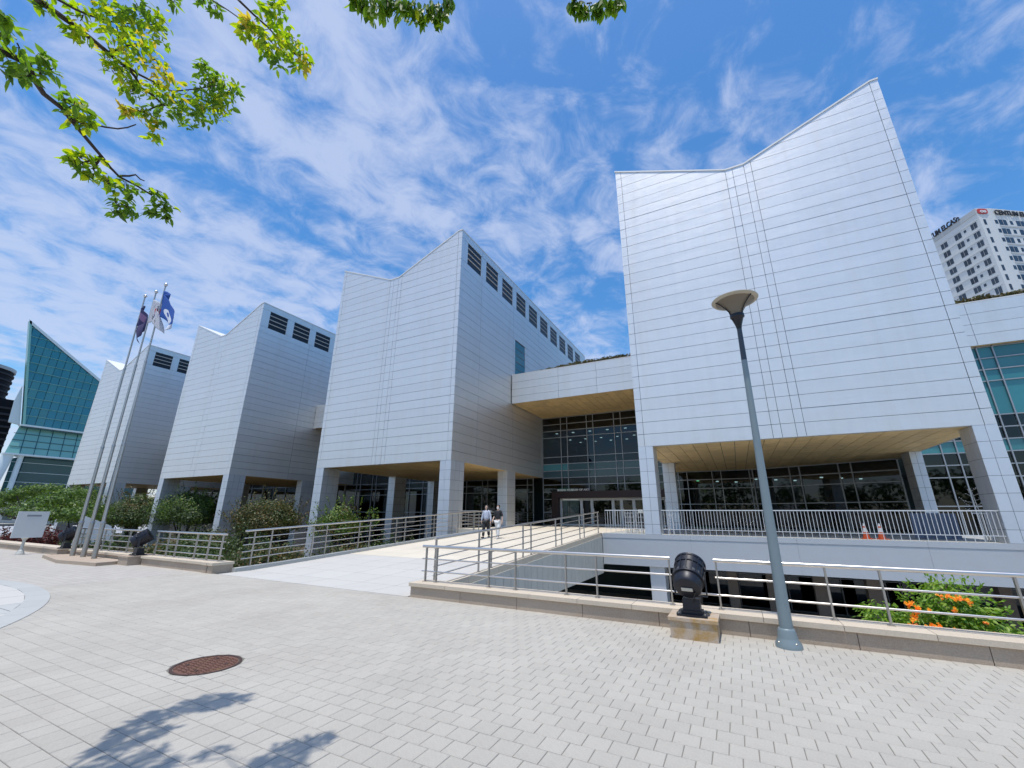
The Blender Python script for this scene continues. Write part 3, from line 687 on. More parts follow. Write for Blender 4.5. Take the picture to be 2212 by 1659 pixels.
# ---- halls between the blocks
GZ = [3.63, 4.25, 4.87, 5.49, 6.1, 6.73, 8.53, 9.16, 9.78, 10.42]
def hall(name, label, x0, x1, cutsx, lower=True, zs=None, ticks=None, skip=None, lights=0, matfn=None, fz0=10.45, gv=36.2):
    t = thing(name, label, 'building', ((x0 + x1) / 2, 30, 0))
    k = MB(); k.box(x0 + .01, x1 - .01, 29.87, 46, fz0 + .05, 12.86); k.link('roof_core', 'joint_dark', t)
    rows = [(fz0, fz0 + .61), (fz0 + .61, fz0 + 1.22), (fz0 + 1.22, fz0 + 1.83), (fz0 + 1.83, 12.92)]
    for a, b in zip(cutsx, cutsx[1:]):
        for z0, z1 in rows: B(a + .008, b - .008, 29.8 + ru(-.002, .002), 29.85, z0 + .008, z1 - .008).link('fascia_panel', 'aluminium', t)
    B(x0 + .01, x1 - .01, 29.82, 30.1, 12.93, 13.0).link('coping', 'roof_white', t)
    soffit(t, x0 + .02, x1 - .02, 29.9, gv - .05, fz0 + .01, cuts=6 if gv > 31 else 1)
    if ticks:
        glazing(t, (x0, gv), (x1, gv), ticks, zs, skip=skip, matfn=matfn)
        k = MB(); k.box(x0, x1, 46, 46.2, .8, 10.6); k.box(x0, x1, gv + .1, 46, 0.80, 0.82); k.box(x0, x1, gv + .1, 46, 9.2, 9.3); k.box(x0, x1, 38.2, 46, 4.4, 5.0); k.link('room_shell', 'interior', t)
        L_ = MB()
        for i in range(lights):
            for j in range(4):
                x = x0 + .9 + (x1 - x0 - 1.6) * i / max(1, lights - 1) + (j % 2) * .5; y = 37.6 + j * 1.9
                L1 = MB(); L1.lathe((x, y, 9.17), [(.13, 0), (.13, .02)], 8); L1.link('downlight', 'downlight', t)
    return t
LT = [0, 1.84, 2.46, 4.34, 4.94, 6.82, 7.42, 9.3, 9.9, 11.52]
def tealrow(a, b): return 'teal_pane' if False else ('glass_green' if b in (3, 4) else 'glass_dark')
zs_main = [0.8, 1.9, 3.0] + GZ
hm = hall('entrance_hall', 'glass entrance hall recessed under a timber coloured canopy between two gallery blocks', -15.5, -4.02, [-15.5, -11.35, -8.24, -4.02], zs=zs_main, ticks=LT,
          skip=lambda a, b: b < 3 and a >= 1, lights=7, matfn=lambda a, b: ('teal_pane' if a < 2 and b == 6 else 'teal_deep') if b in (5, 6) else ('glass_green' if b in (3, 4) else 'glass_dark'))
he = hall('east_hall', 'glazed hall at the right edge of the picture, right of the tall block', 8.84, 20.0, [8.84, 12.6, 15.7, 20.0], zs=[0.8, 2.2] + GZ, ticks=[0, .3, 1.16, 1.76, 3.75, 4.36, 6.3, 6.9, 8.8, 9.4, 11.16], lights=6, gv=30.15,
          matfn=lambda a, b: 'teal_pane' if b in (4, 7, 8, 9, 10) else 'glass_dark')
hw = hall('link_hall', 'link between the second and middle gallery blocks, seen as a dark slot', -39.86, -27.98, [-39.86, -36, -32, -27.98])
hv = hall('link_hall', 'link between the leftmost and second gallery blocks, mostly hidden', -63.86, -51.88, [-63.86, -60, -56, -51.88])
# roof planting on the two nearest halls
# ---- glazing under the blocks
ug = thing('ground_floor_glazing', 'dark green ground floor windows set back under the middle gallery block', 'window wall', (-28, 36.2, 0))
tk = [0]; x = 0
while x < 25.5:
    tk += [x + 1.85, x + 2.45]; x += 2.45
glazing(ug, (-41.0, 36.2), (-15.56, 36.2), [q for q in tk if q < 25.4], [-1.6, 0.2, 1.85, 3.67, 4.3, 4.88, 6.4], matfn=lambda a, b: 'glass_green' if (a * 7 + b * 3) % 5 == 0 or b == 4 else 'glass_dark')
k = MB(); k.box(-64, -15.6, 40, 40.2, -1.6, 6.5); k.box(-64, -15.6, 36.3, 40, -1.6, -1.5); k.box(-64, -15.6, 36.3, 40, 5.2, 5.3); k.link('room_shell', 'interior', ug)
ug2 = thing('ground_floor_glazing', 'dark ground floor windows set back under the two far left gallery blocks', 'window wall', (-60, 36.2, 0))
glazing(ug2, (-76, 36.3), (-41.1, 36.3), [i * 2.4 for i in range(15)] + [34.8], [-1.6, 1.2, 3.1, 4.88, 6.4])
B(-80, -41, 40, 40.2, -1.6, 6.5).link('back_wall', 'interior', ug2)
ur = thing('cafe_glazing', 'wide dark window wall under the right gallery block, behind the white balustrade', 'window wall', (2, 34, .8))
gz = [0.8, 2.5, 3.62, 4.27, 4.88]
glazing(ur, (-3.9, 35.2), (1.3, 35.2), [0, .18, .8, 2.55, 3.15, 5.0, 5.2], gz, matfn=lambda a, b: 'glass_green' if (a == 2) else 'glass_dark')
glazing(ur, (1.34, 35.2), (8.7, 31.9), [0, .5, 2.35, 2.95, 5.1, 5.75, 7.95], gz, matfn=lambda a, b: 'glass_green' if (a, b) == (3, 1) else 'glass_dark')
k = MB(); k.box(-4, 14, 41, 41.2, .8, 4.9); k.box(-4, 8.7, 36.3, 41, 4.92, 4.95); k.link('room_shell', 'interior', ur)
for i in range(9):
    x, y = -2.5 + i * 1.35, 37 + (i % 3) * 1.2; k = MB(); k.lathe((x, y, 4.3), [(.10, 0), (.10, .06)], 8); k.link('pendant_lamp', 'downlight', ur)
for i in range(4):   # counters and tables inside
    B(-2 + i * 2.6, -.4 + i * 2.6, 37.2, 38, .8, 1.7).link('counter', 'interior_light', ur)

# ---- entrance portal
ep = thing('entrance_portal', 'dark maroon framed entrance with white lettering above the doors', 'entrance', (-10, 35.7, .8))
B(-14.35, -4.1, 35.3, 36.12, 3.06, 3.62).link('header', 'portal', ep)
B(-14.35, -13.76, 35.3, 36.12, 0.8, 3.055).link('jamb', 'portal', ep)
posts = [-13.7, -11.82, -10.9, -9.1, -8.4, -7.4, -6.6, -4.9]
k = None
B(-13.74, -4.1, 35.78, 35.9, 2.96, 3.05).link('door_head', 'white_frame', ep)
for x in posts: B(x - .05, x + .05, 35.78, 35.9, .8, 2.955).link('door_post', 'white_frame', ep)
for i, (a, b) in enumerate(zip(posts, posts[1:])):
    d_ = MB(); a += .06; b -= .06; d_.box(a, a + .06, 35.81, 35.87, .82, 2.94); d_.box(b - .06, b, 35.81, 35.87, .82, 2.94); d_.box(a + .06, b - .06, 35.81, 35.87, 2.86, 2.94); d_.box(a + .06, b - .06, 35.81, 35.87, .82, .95)
    dd = d_.link('door', 'white_frame', ep); B(a + .06, b - .06, 35.83, 35.845, .95, 2.86).link('door_glass', 'glass_green' if i in (2, 3) else 'glass_dark', dd)
    B(a + .09, a + .12, 35.75, 35.78, 1.6, 2.2).link('handle', 'steel', dd)
def text_mesh(name, body, size, mat, parent, mw, extrude=.012, fit=None):
    c = bpy.data.curves.new(name, 'FONT'); c.body = body; c.size = size; c.extrude = extrude; c.offset = 0.004 * size / .15
    o = bpy.data.objects.new(name, c); COL.objects.link(o)
    dg = bpy.context.evaluated_depsgraph_get(); me = bpy.data.meshes.new_from_object(o.evaluated_get(dg)); COL.objects.unlink(o); bpy.data.objects.remove(o)
    xs = [v.co.x for v in me.vertices]; sx = fit / (max(xs) - min(xs)) if fit else 1
    me.transform(Matrix.Diagonal((sx, 1, 1, 1)) @ Matrix.Translation((-min(xs), 0, 0)))
    me.transform(mw); me.transform(Matrix.Translation(-ORG[parent.name])); me.materials.clear(); me.materials.append(MATS[mat])
    n = bpy.data.objects.new(name, me); COL.objects.link(n); n.parent = parent; return n
def frame(o, xdir, zdir=(0, 0, 1)):
    x = Vector(xdir).normalized(); z_ = Vector(zdir); y_ = z_; n = x.cross(y_); m = Matrix((x, y_, n)).transposed().to_4x4(); m.translation = Vector(o); return m
text_mesh('lettering', 'BUSAN MUSEUM OF ART', .23, 'letter_white', ep, frame((-13.8, 35.34, 3.66), (1, 0, 0)), .02, fit=2.85)

# ================================================================== WALLS, RAILS
def stone_wall(name, label, x0, x1, y0, y1, group, step=1.22, h=.20):
    t = thing(name, label, 'low wall', ((x0 + x1) / 2, (y0 + y1) / 2, 0), group)
    B(x0 + .02, x1 - .02, y0 + .02, y1 - .02, -.3, h).link('wall_core', 'joint_sand', t)
    x = x0
    while x < x1 - .05:
        xb = min(x + step, x1); B(x + .004, xb - .004, y0, y1, -.05, h).link('granite_block', 'granite', t); x = xb
    x = x0 - .03
    while x < x1 - .05:
        xb = min(x + step * .74, x1 + .03); B(x + .003, xb - .003, y0 - .035, y1 + .02, h + .003, h + .07).link('cap_stone', 'granite_cap', t); x = xb
    return t
gw = 'granite walls along the plaza edge'
stone_wall('granite_wall', 'low brown granite wall with its cap coloured a sunlit cream, right of the bridge', -6.17, 16.0, 7.42, 7.88, gw)
stone_wall('granite_wall', 'low pale granite wall between the bridge and the flagpoles', -18.0 + .75, -13.72, 7.42, 7.88, gw)
stone_wall('granite_wall', 'low pale granite wall behind the flagpoles', -23.1, -18.1, 7.42, 7.88, gw)
stone_wall('granite_wall', 'low pale granite wall behind the white sign board, far left', -44, -23.65, 7.42, 7.88, gw)
for x0, x1, lb in ((-13.68, -13.44, 'left of the pair of granite end posts beside the bridge'), (-13.40, -13.16, 'right of the pair of granite end posts, touching the bridge')):
    p_ = thing('granite_post', lb, 'granite post', ((x0 + x1) / 2, 7.6, 0)); B(x0, x1, 7.36, 7.92, -.05, .2).link('block', 'granite', p_); B(x0 - .01, x1 + .01, 7.33, 7.94, .203, .275).link('cap_stone', 'granite_cap', p_)
def railing(name, label, runs, posts, hs, rtop=.03, rmid=.014, base=None, post_w=.045, cat='railing', mat='steel', group=None, lean=None):
    """runs: list of (p0, p1) ground points; hs: heights above them, top first; posts: points"""
    t = thing(name, label, cat, runs[0][0], group)
    for p0, p1 in runs:
        for i, h in enumerate(hs):
            k = MB(); k.path([(p0[0], p0[1], p0[2] + h), (p1[0], p1[1], p1[2] + h)], rtop if i == 0 else rmid, 10); o = k.link('top_rail' if i == 0 else 'rail', mat, t, smooth=False); smooth_by_angle(o)
    dx = Vector(runs[0][1]) - Vector(runs[0][0]); alongx = abs(dx.x) > abs(dx.y)
    for p in posts:
        a, b = (post_w / 2, .012) if not alongx else (.012, post_w / 2)
        k = MB(); k.box(p[0] - a, p[0] + a, p[1] - b, p[1] + b, p[2], p[2] + hs[0] - rtop * .6); k.link('post', 'steel_dull', t)
        k = MB(); k.box(p[0] - .04, p[0] + .04, p[1] - .04, p[1] + .04, p[2], p[2] + .012); k.link('foot_plate', mat, t)
    return t
YR, ZR = 7.66, .27
railing('railing', 'steel railing on the granite wall, from the bridge to the large floodlight', [((-6.1, YR, ZR), (-1.08, YR, ZR))],
        [(x, YR, ZR) for x in (-5.8 - .2, -5.72, -4.46, -3.88, -2.87, -2.31, -1.1)], [.685, .44, .20])
railing('railing', 'steel railing on the granite wall, from the large floodlight past the street lamp', [((-.44, YR, ZR), (14, YR, ZR))],
        [(x, YR, ZR) for x in (-.41, .97, 1.57, 2.85, 3.45, 4.75, 5.3, 6.6, 7.2)], [.685, .44, .20])
lo = MB(); lo.path([(-1.08, YR, ZR + .20), (-.44, YR, ZR + .20)], .014, 8); tag(lo.link('rail_link', 'steel'), 'single steel bar bridging the gap behind the large floodlight', 'rail')
lo = MB(); lo.path([(-6.0, 7.95, .14), (14, 7.95, .14)], .03, 8); tag(lo.link('conduit_pipe', 'steel_dull'), 'grey pipe lying along the back of the right granite wall', 'pipe')
hs5 = [1.0, .80, .61, .42, .23]
pv = []
v = 8.35
while v < 21: pv += [v, v + .55]; v += 2.05
railing('railing', 'steel railing along the left edge of the bridge', [((-13.07, 8.05, dz(8.05) + .1), (-13.07, 21.4, dz(21.4) + .1))], [(-13.07, q, dz(q) + .09) for q in pv if q < 21.4], hs5)
railing('railing', 'steel railing along the right edge of the bridge', [((-6.17, 8.15, dz(8.15) + .08), (-6.17, 21.25, dz(21.25) + .08))], [(-6.17, q, dz(q) + .09) for q in [8.2, 10.05, 10.7, 12.7, 13.3, 15.5, 16.1, 18.3, 18.9, 21.1]], hs5)
hs4 = [.74, .54, .36, .16]
railing('railing', 'steel railing on the pale granite wall left of the bridge', [((-13.3, YR, ZR), (-17.2, YR, ZR))], [(x, YR, ZR) for x in (-13.45, -14.1, -14.78, -15.88, -16.4, -17.1)], hs4)
railing('railing', 'steel railing on the granite wall behind the flagpoles', [((-18.2, YR, ZR), (-23.0, YR, ZR))], [(x, YR, ZR) for x in (-18.4, -19.0, -20.3, -20.9, -22.1, -22.7)], hs4)
railing('railing', 'pale railing of the far terrace behind the white sign board', [((-75, 20, .3), (-57, 20, .3))], [(-75 + i * 2.4, 20, .3) for i in range(8)], [1.3, 1.05, .8, .55], mat='steel_dull')
# railings on the entrance terrace
railing('railing', 'steel railing at the back left of the entrance terrace', [((-16.45, 23.3, .79), (-16.45, 35.9, .79))], [(-16.45, 23.4 + i * 1.9, .79) for i in range(7)], [1.05, .85, .65, .45, .25])
railing('railing', 'short steel railing from the bridge to the column of the middle block', [((-13.1, 22.7, .79), (-15.4, 22.7, .79))], [(x, 22.7, .79) for x in (-13.2, -14.3, -15.3)], [1.05, .85, .65, .45, .25])
# white balustrade on the terrace edge
def balustrade(name, label, x0, x1, y, z, step=.125):
    t = thing(name, label, 'balustrade', ((x0 + x1) / 2, y, z))
    B(x0, x1, y - .02, y + .02, z + 1.06, z + 1.10).link('top_rail', 'white_frame', t)
    B(x0, x1, y - .012, y + .012, z + .225, z + .25).link('bottom_rail', 'white_frame', t)
    n = round((x1 - x0) / step)
    for i in range(n + 1):
        x = x0 + (x1 - x0) * i / n; lo_ = z if i % 2 == 0 else z + .25
        B(max(x0, x - .0085), min(x1, x + .0085), y - .009, y + .009, lo_ if lo_ == z else lo_, z + (1.06)).link('baluster', 'white_frame', t) if lo_ != z else \
        MB().box(max(x0, x - .0085), min(x1, x + .0085), y - .0095, y + .0095, z, z + 1.06).link('baluster', 'white_frame', t)
    return t
balustrade('balustrade', 'long white balustrade of thin bars on the terrace edge under the right block', -3.22, 8.2, 21.5, .795)
balustrade('balustrade', 'short white balustrade between the bridge railing and the first column of the right block', -5.9, -4.03, 21.5, .795)

# ================================================================== STREET FURNITURE
# street lamp
sl_ = thing('street_lamp', 'blue grey street lamp with a funnel shaped shade in front of the right block', 'street lamp', (.36, 7.12, 0))
LX, LY = .36, 7.12; tilt = .055
def lp(z): return (LX + tilt * z / 5, LY, z)
k = MB(); k.lathe((LX, LY, 0), [(.155, 0), (.15, .05), (.118, .10), (.115, .12), (.10, .20), (.095, .215), (.085, .225)], 28); o = k.link('base_collar', 'pole_paint', sl_); smooth_by_angle(o, 30)
k = MB(); k.path([lp(z) for z in (.2, 1, 2, 3, 3.95)], [.080, .068, .056, .047, .040], 24); o = k.link('pole', 'pole_paint', sl_); smooth_by_angle(o)
k = MB(); k.path([lp(z) for z in (3.95, 4.5)], [.0405, .035], 24); o = k.link('upper_pole', 'pole_dark', sl_); smooth_by_angle(o)
T = Vector(lp(4.5))
k = MB(); k.lathe(T, [(.036, -.02), (.045, .04), (.07, .12), (.085, .17), (.105, .19), (.105, .235), (.08, .24)], 28); o = k.link('neck', 'lamp_black', sl_); smooth_by_angle(o, 30)
k = MB(); k.lathe(T, [(.082, .22), (.10, .29), (.15, .37), (.22, .435), (.29, .475), (.29, .483), (.21, .445), (.14, .385), (.085, .30)], 36, cap=False); o = k.link('lamp_shade', 'lamp_shade', sl_); smooth_by_angle(o, 50)
k = MB(); k.lathe(T, [(.285, .470), (.335, .482), (.345, .497), (.335, .508), (.28, .50)], 40, cap=False); k.lathe(T, [(.30, .505), (.18, .56), (.02, .58)], 36, cap=True); o = k.link('rim', 'lamp_rim', sl_); smooth_by_angle(o, 40)
for a in (200, 320, 80):
    a = math.radians(a); k = MB(); pr = [(.10, .235), (.115, .29), (.165, .36), (.235, .425), (.30, .468)]
    k.path([T + Vector((r * math.cos(a), r * math.sin(a), z)) for r, z in pr], .009, 6); k.link('rib', 'lamp_black', sl_)
for a in range(4):
    a = math.radians(a * 90 + 35); k = MB(); k.lathe((LX + .135 * math.cos(a), LY + .135 * math.sin(a), .045), [(.013, 0), (.013, .025), (.006, .03)], 6); k.link('base_bolt', 'steel_dull', sl_)
k = MB(); k.box(LX - .022, LX + .038, LY - .0745, LY - .069, .52, .72); k.link('access_hatch', 'pole_paint', sl_)
# floodlights
def floodlight(name, label, c, zb, az, elev, ped_label):
    """c = (x, y) of the foot, zb its height; az = heading of the lens from +y toward +x; elev = upward tilt"""
    t = thing(name, label, 'floodlight', (c[0], c[1], zb), 'floodlights on granite blocks')
    k = MB(); k.box(c[0] - .20, c[0] + .20, c[1] - .17, c[1] + .17, zb + .002, zb + .03); k.box(c[0] - .14, c[0] + .14, c[1] - .12, c[1] + .12, zb + .03, zb + .07); k.link('foot_plate', 'spot_black', t)
    k = MB(); k.box(c[0] - .115, c[0] + .115, c[1] - .10, c[1] + .10, zb + .07, zb + .215); k.link('gear_box', 'spot_black', t)
    for sx in (-1, 1):
        for sy in (-1, 1):
            k = MB(); k.lathe((c[0] + sx * .17, c[1] + sy * .14, zb + .03), [(.014, 0), (.014, .018)], 6); k.link('bolt', 'steel_dull', t)
    H = Matrix.Rotation(-az, 3, 'Z'); piv = Vector((c[0], c[1], zb + .52))
    yk = MB()
    for s in (-1, 1):
        a = Vector((s * .215, 0, 0)); vs = []
        for dx in (-.006, .006):
            for dy in (-.03, .03):
                for z in (-.26, .04): vs.append(piv + H @ (a + Vector((dx, dy, z))))
        yk.add(vs, [(0, 1, 3, 2), (4, 6, 7, 5), (0, 4, 5, 1), (2, 3, 7, 6), (0, 2, 6, 4), (1, 5, 7, 3)])
    vs = [piv + H @ Vector((x, y, z)) for z in (-.275, -.262) for y in (-.03, .03) for x in (-.221, .221)]
    yk.add(vs, [(0, 2, 3, 1), (4, 5, 7, 6), (0, 1, 5, 4), (2, 6, 7, 3), (0, 4, 6, 2), (1, 3, 7, 5)]); yk.link('yoke', 'spot_black', t)
    # drum axis along +z of m
    ax = H @ Vector((0, math.cos(elev), math.sin(elev))); m = ax.to_track_quat('Z', 'Y').to_matrix()
    k = MB(); k.lathe(piv, [(.02, -.262), (.14, -.260), (.172, -.25), (.19, -.225), (.195, -.12), (.20, .0), (.205, .16), (.212, .23), (.205, .235)], 36, mat=m); o = k.link('drum', 'spot_black', t); smooth_by_angle(o, 35)
    k = MB()
    for z in (-.10, .10, .20): k.lathe(piv, [(.196, z - .012), (.218, z - .010), (.218, z + .010), (.196, z + .012)], 36, mat=m, cap=False)
    o = k.link('hoop', 'spot_black', t); smooth_by_angle(o, 40)
    k = MB()
    for i in range(16):
        a = 2 * math.pi * i / 16; q = m @ Vector((math.cos(a), math.sin(a), 0)); b = m @ Vector((-math.sin(a), math.cos(a), 0))
        vs = [piv + ax * z + q * r + b * w_ for z in (-.09, .20) for r in (.19, .216) for w_ in (-.007, .007)]
        k.add(vs, [(0, 1, 3, 2), (4, 6, 7, 5), (0, 4, 5, 1), (2, 3, 7, 6), (0, 2, 6, 4), (1, 5, 7, 3)])
    k.link('cooling_fins', 'spot_black', t, kind='stuff')
    k = MB(); k.lathe(piv, [(.20, .236), (.001, .25)], 30, mat=m, cap=False); k.link('lens', 'glass_dark', t)
    for a in (60, 90, 120, 40, 140):
        a = math.radians(a); q = m @ Vector((math.cos(a), -math.sin(a), 0))
        if q.z < 0: q = m @ Vector((math.cos(a), math.sin(a), 0))
        k = MB(); bm = q.to_track_quat('Z', 'Y').to_matrix(); k.lathe(piv + ax * -.06 + q * .196, [(.028, 0), (.028, .012), (.012, .02)], 12, mat=bm); k.link('vent_cap', 'joint_dark', t)
    yb = m @ Vector((1, 0, 0)); xb = H @ Vector((1, 0, 0)); upb = xb.cross(ax)
    k = MB(); cc = piv - ax * .268; k.prism([cc + xb * .075 - upb * .028, cc - xb * .075 - upb * .028, cc - xb * .075 + upb * .028, cc + xb * .075 + upb * .028], -ax * .006); k.link('name_plate', 'label_grey', t)
    k = MB(); k.path([piv + H @ Vector((.05, -.12, -.33)), piv + H @ Vector((.10, -.2, -.2)) , piv - ax * .2 + H @ Vector((.05, 0, -.08))], .009, 6); k.link('cable', 'lamp_black', t)
    return t
def pedestal(x0, x1, y0, y1, h, label, mat):
    t = thing('stone_pedestal', label, 'pedestal', ((x0 + x1) / 2, (y0 + y1) / 2, 0), 'granite blocks under the floodlights')
    B(x0 + .02, x1 - .02, y0 + .02, y1 - .01, -.05, h - .045).link('block', mat, t); B(x0, x1, y0, y1 - .01, h - .042, h).link('cap_stone', mat, t)
pedestal(-1.07, -.43, 6.83, 7.385, .265, 'granite block with orange rust stains under the large floodlight', 'granite_stained')
floodlight('floodlight', 'large black floodlight seen from behind, right of the bridge', (-.76, 7.11), .265, math.radians(6), math.radians(38), '')
pedestal(-18.02, -17.35, 7.08, 7.95, .27, 'granite block right of the flagpoles, below a floodlight', 'granite')
floodlight('floodlight', 'black floodlight right of the flagpoles, tilted up', (-17.65, 7.45), .27, math.radians(35), math.radians(35), '')
pedestal(-23.45, -22.8, 7.08, 7.7, .27, 'granite block left of the flagpoles, below a floodlight', 'granite')
floodlight('floodlight', 'black floodlight between the white sign board and the flagpoles', (-23.15, 7.38), .27, math.radians(40), math.radians(33), '')
# flagpoles and flags
pl = thing('flagpole_plinth', 'flat brown stone plinth under the three flagpoles', 'plinth', (-20.2, 6.9, 0))
k = MB(); k.prism([(-22.9, 6.75, 0), (-20.1, 6.30, 0), (-17.95, 6.55, 0), (-18.1, 7.38, 0), (-22.5, 7.38, 0)], (0, 0, .10)); k.link('slab', 'granite', pl)
def flag(name, label, mat, top, w, h, droop, seed):
    nx, nz = 22, 16; k = MB(); uv = []
    rs = random.Random(seed)
    for j in range(nz + 1):
        for i in range(nx + 1):
            s, t_ = i / nx, j / nz
            # hanging cloth: fly edge sags and folds back toward the pole
            x = s * w * (1 - droop * (0.55 + .45 * (1 - t_)) * (1 if s > 0 else 0)); z = -t_ * h * (1 - .12 * s) - s * s * w * droop * 1.15
            y = .16 * math.sin(s * 9.5 + t_ * 1.7 + seed) * s ** .6 + .05 * math.sin(s * 21 + t_ * 3 + seed)
            k.v.append((top[0] + x, top[1] + y, top[2] + z)); uv.append((s, 1 - t_))
    for j in range(nz):
        for i in range(nx):
            a = j * (nx + 1) + i; k.f.append((a, a + 1, a + nx + 2, a + nx + 1)); k.m.append(0)
    o = k.link(name, mat); me = o.data; ul = me.uv_layers.new(name='UVMap')
    for lp_ in me.loops: ul.data[lp_.index].uv = uv[lp_.vertex_index]
    for p in me.polygons: p.use_smooth = True
    md = o.modifiers.new('thickness', 'SOLIDIFY'); md.thickness = .004
    tag(o, label, 'flag', 'flags on the three flagpoles'); return o
FP = [(-21.57, 7.10, -22.05, 10.78), (-20.68, 7.10, -21.08, 10.74), (-19.66, 7.05, -20.22, 10.83)]
fl = ['leftmost of the three slender steel flagpoles, carrying the dark flag', 'middle one of the three slender steel flagpoles, carrying the white flag', 'rightmost of the three slender steel flagpoles, carrying the blue flag']
for (x0, y0, x1, z1), lb in zip(FP, fl):
    t = thing('flagpole', lb, 'flagpole', (x0, y0, .1), 'flagpoles on the plinth')
    P = lambda z: (x0 + (x1 - x0) * z / z1, y0 + .03, z)
    for a, b, r0, r1 in ((.1, 1.25, .075, .07), (1.28, 4.02, .058, .052), (4.05, 7.3, .044, .040), (7.33, z1 - .1, .032, .026)):
        k = MB(); k.path([P(a), P(b)], [r0, r1], 14); o = k.link('pole_section', 'steel_dull', t); smooth_by_angle(o)
        k = MB(); k.path([P(b - .01), P(b + .05)], [r0 * 1.12, r0 * .95], 14); o = k.link('joint_ring', 'steel_dull', t); smooth_by_angle(o)
    k = MB(); k.lathe(P(z1 - .02), [(.01, -.08), (.05, -.05), (.072, 0), (.05, .05), (.01, .07)], 14); o = k.link('finial', 'steel', t, smooth=True)
    k = MB(); k.path([Vector(P(z1 - .15)) + Vector((.05, -.03, 0)), Vector(P(1.3)) + Vector((.08, -.03, 0))], .004, 4); k.link('halyard', 'cloth_pale', t)
flag('flag', 'dark navy flag with a magenta emblem hanging limp on the left pole', 'flag_navy', (-21.93, 7.13, 10.25), 1.5, 1.0, .66, 1)
flag('flag', 'white flag with a red and blue circle and black bars', 'flag_circle', (-20.95, 7.13, 10.25), 1.5, 1.05, .45, 3)
flag('flag', 'blue flag with a white emblem on the right pole', 'flag_blue', (-20.1, 7.08, 10.45), 1.7, 1.2, .52, 5)
# sign boards
sg = thing('sign_board', 'white sign board on a short post in front of the low wall, far left', 'sign', (-25.3, 6.8, 0))
d1 = Vector((.10, .84, 0)).normalized(); n1 = Vector((d1.y, -d1.x, 0))
c0 = Vector((-25.25, 6.38, .62))
k = MB(); k.prism([c0, c0 + d1 * .86, c0 + d1 * .86 + Vector((0, 0, 1.0)), c0 + Vector((0, 0, 1.0))], -n1 * .10); k.link('panel', 'sign_white', sg)
k = MB(); a = c0 + d1 * .25 + Vector((0, 0, .80)) + n1 * .001; k.prism([a, a + d1 * .40, a + d1 * .40 + Vector((0, 0, .07)), a + Vector((0, 0, .07))], n1 * .004); k.link('text_strip', 'sign_line', sg)
pc = c0 + d1 * .40 - n1 * .05
k = MB(); k.lathe((pc.x, pc.y, 0), [(.13, 0), (.13, .05), (.10, .09), (.09, .15), (.05, .18), (.045, .5), (.07, .56), (.12, .62)], 16); o = k.link('post', 'label_grey', sg); smooth_by_angle(o)
s2 = thing('sign_board', 'pale blank slanted board behind the floodlight, left of the flagpoles', 'sign', (-26.5, 9.0, -.2))
k = MB(); k.prism([(-26.4, 8.6, .2), (-26.0, 9.9, .3), (-26.1, 9.7, 1.0), (-26.4, 8.75, 1.45)], (-.12, .02, 0)); k.link('panel', 'sign_white', s2)
k = MB(); k.box(-26.45, -26.3, 9.0, 9.15, -1.6, .3); k.link('post', 'steel_dull', s2)
fs = thing('white_stand', 'white folding stand with two legs beside the first column of the right block', 'stand', (-2.9, 22, .8))
k = MB()
for x in (-2.98, -2.80): k.box(x - .02, x + .02, 22.0, 22.04, .8, 1.62)
k.link('leg', 'cone_white', fs); B(-3.0, -2.78, 21.99, 22.05, 1.63, 1.70).link('top_bar', 'cone_white', fs); B(-2.95, -2.83, 22.0, 22.03, 1.0, 1.04).link('crossbar', 'cone_white', fs)
for j, (x, lb) in enumerate(((-4.9, 'white wire rack at the terrace edge, left of the column, further left'), (-4.35, 'white wire rack with a box on top, touching the column of the right block'))):
    t = thing('wire_rack', lb, 'rack', (x, 22.4, .8))
    k = MB()
    for dx in (-.22, 0, .22):
        k.box(x + dx - .012, x + dx + .012, 22.4, 22.424, .8, 1.75); k.box(x + dx - .012, x + dx + .012, 22.8, 22.824, .8, 1.75)
    k.link('upright', 'cone_white', t, kind='stuff')
    for z in (1.0, 1.3, 1.55, 1.75): B(x - .25, x + .25, 22.38, 22.84, z, z + .02).link('shelf', 'cone_white', t)
    if j: B(x - .12, x + .12, 22.45, 22.7, 1.775, 1.93).link('box', 'label_grey', t)
# cones
cone0 = thing('traffic_cone', 'orange and white traffic cone on the terrace, the left of two', 'traffic cone', (4.42, 22.2, .8), 'traffic cones on the terrace')
k = MB(); k.box(4.42 - .17, 4.42 + .17, 22.03, 22.37, .8, .83); k.link('foot', 'cone_orange', cone0)
k = MB(); k.lathe((4.42, 22.2, .83), [(.115, 0), (.085, .24)], 18); o = k.link('lower_cone', 'cone_orange', cone0); smooth_by_angle(o)
k = MB(); k.lathe((4.42, 22.2, .83), [(.0853, .24), (.055, .40)], 18); o = k.link('reflective_band', 'cone_white', cone0); smooth_by_angle(o)
k = MB(); k.lathe((4.42, 22.2, .83), [(.055, .40), (.045, .46)], 18); o = k.link('stripe', 'cone_orange', cone0); smooth_by_angle(o)
k = MB(); k.lathe((4.42, 22.2, .83), [(.045, .46), (.028, .56), (.02, .57)], 18); o = k.link('tip', 'cone_white', cone0); smooth_by_angle(o)
copy_tree(cone0, loc=(4.9, 22.2, .8), rotz=.4, label='orange and white traffic cone on the terrace, the right of two')
bs = thing('folded_partition', 'pale blue folded partition behind the white balustrade, right of the cones', 'partition', (6.9, 24, .8))
for i in range(9): B(6.3 + i * .155, 6.3 + i * .155 + .15, 23.6 + (i % 2) * .05, 23.66 + (i % 2) * .05, .82, 1.80).link('leaf', 'blue_sheet', bs)
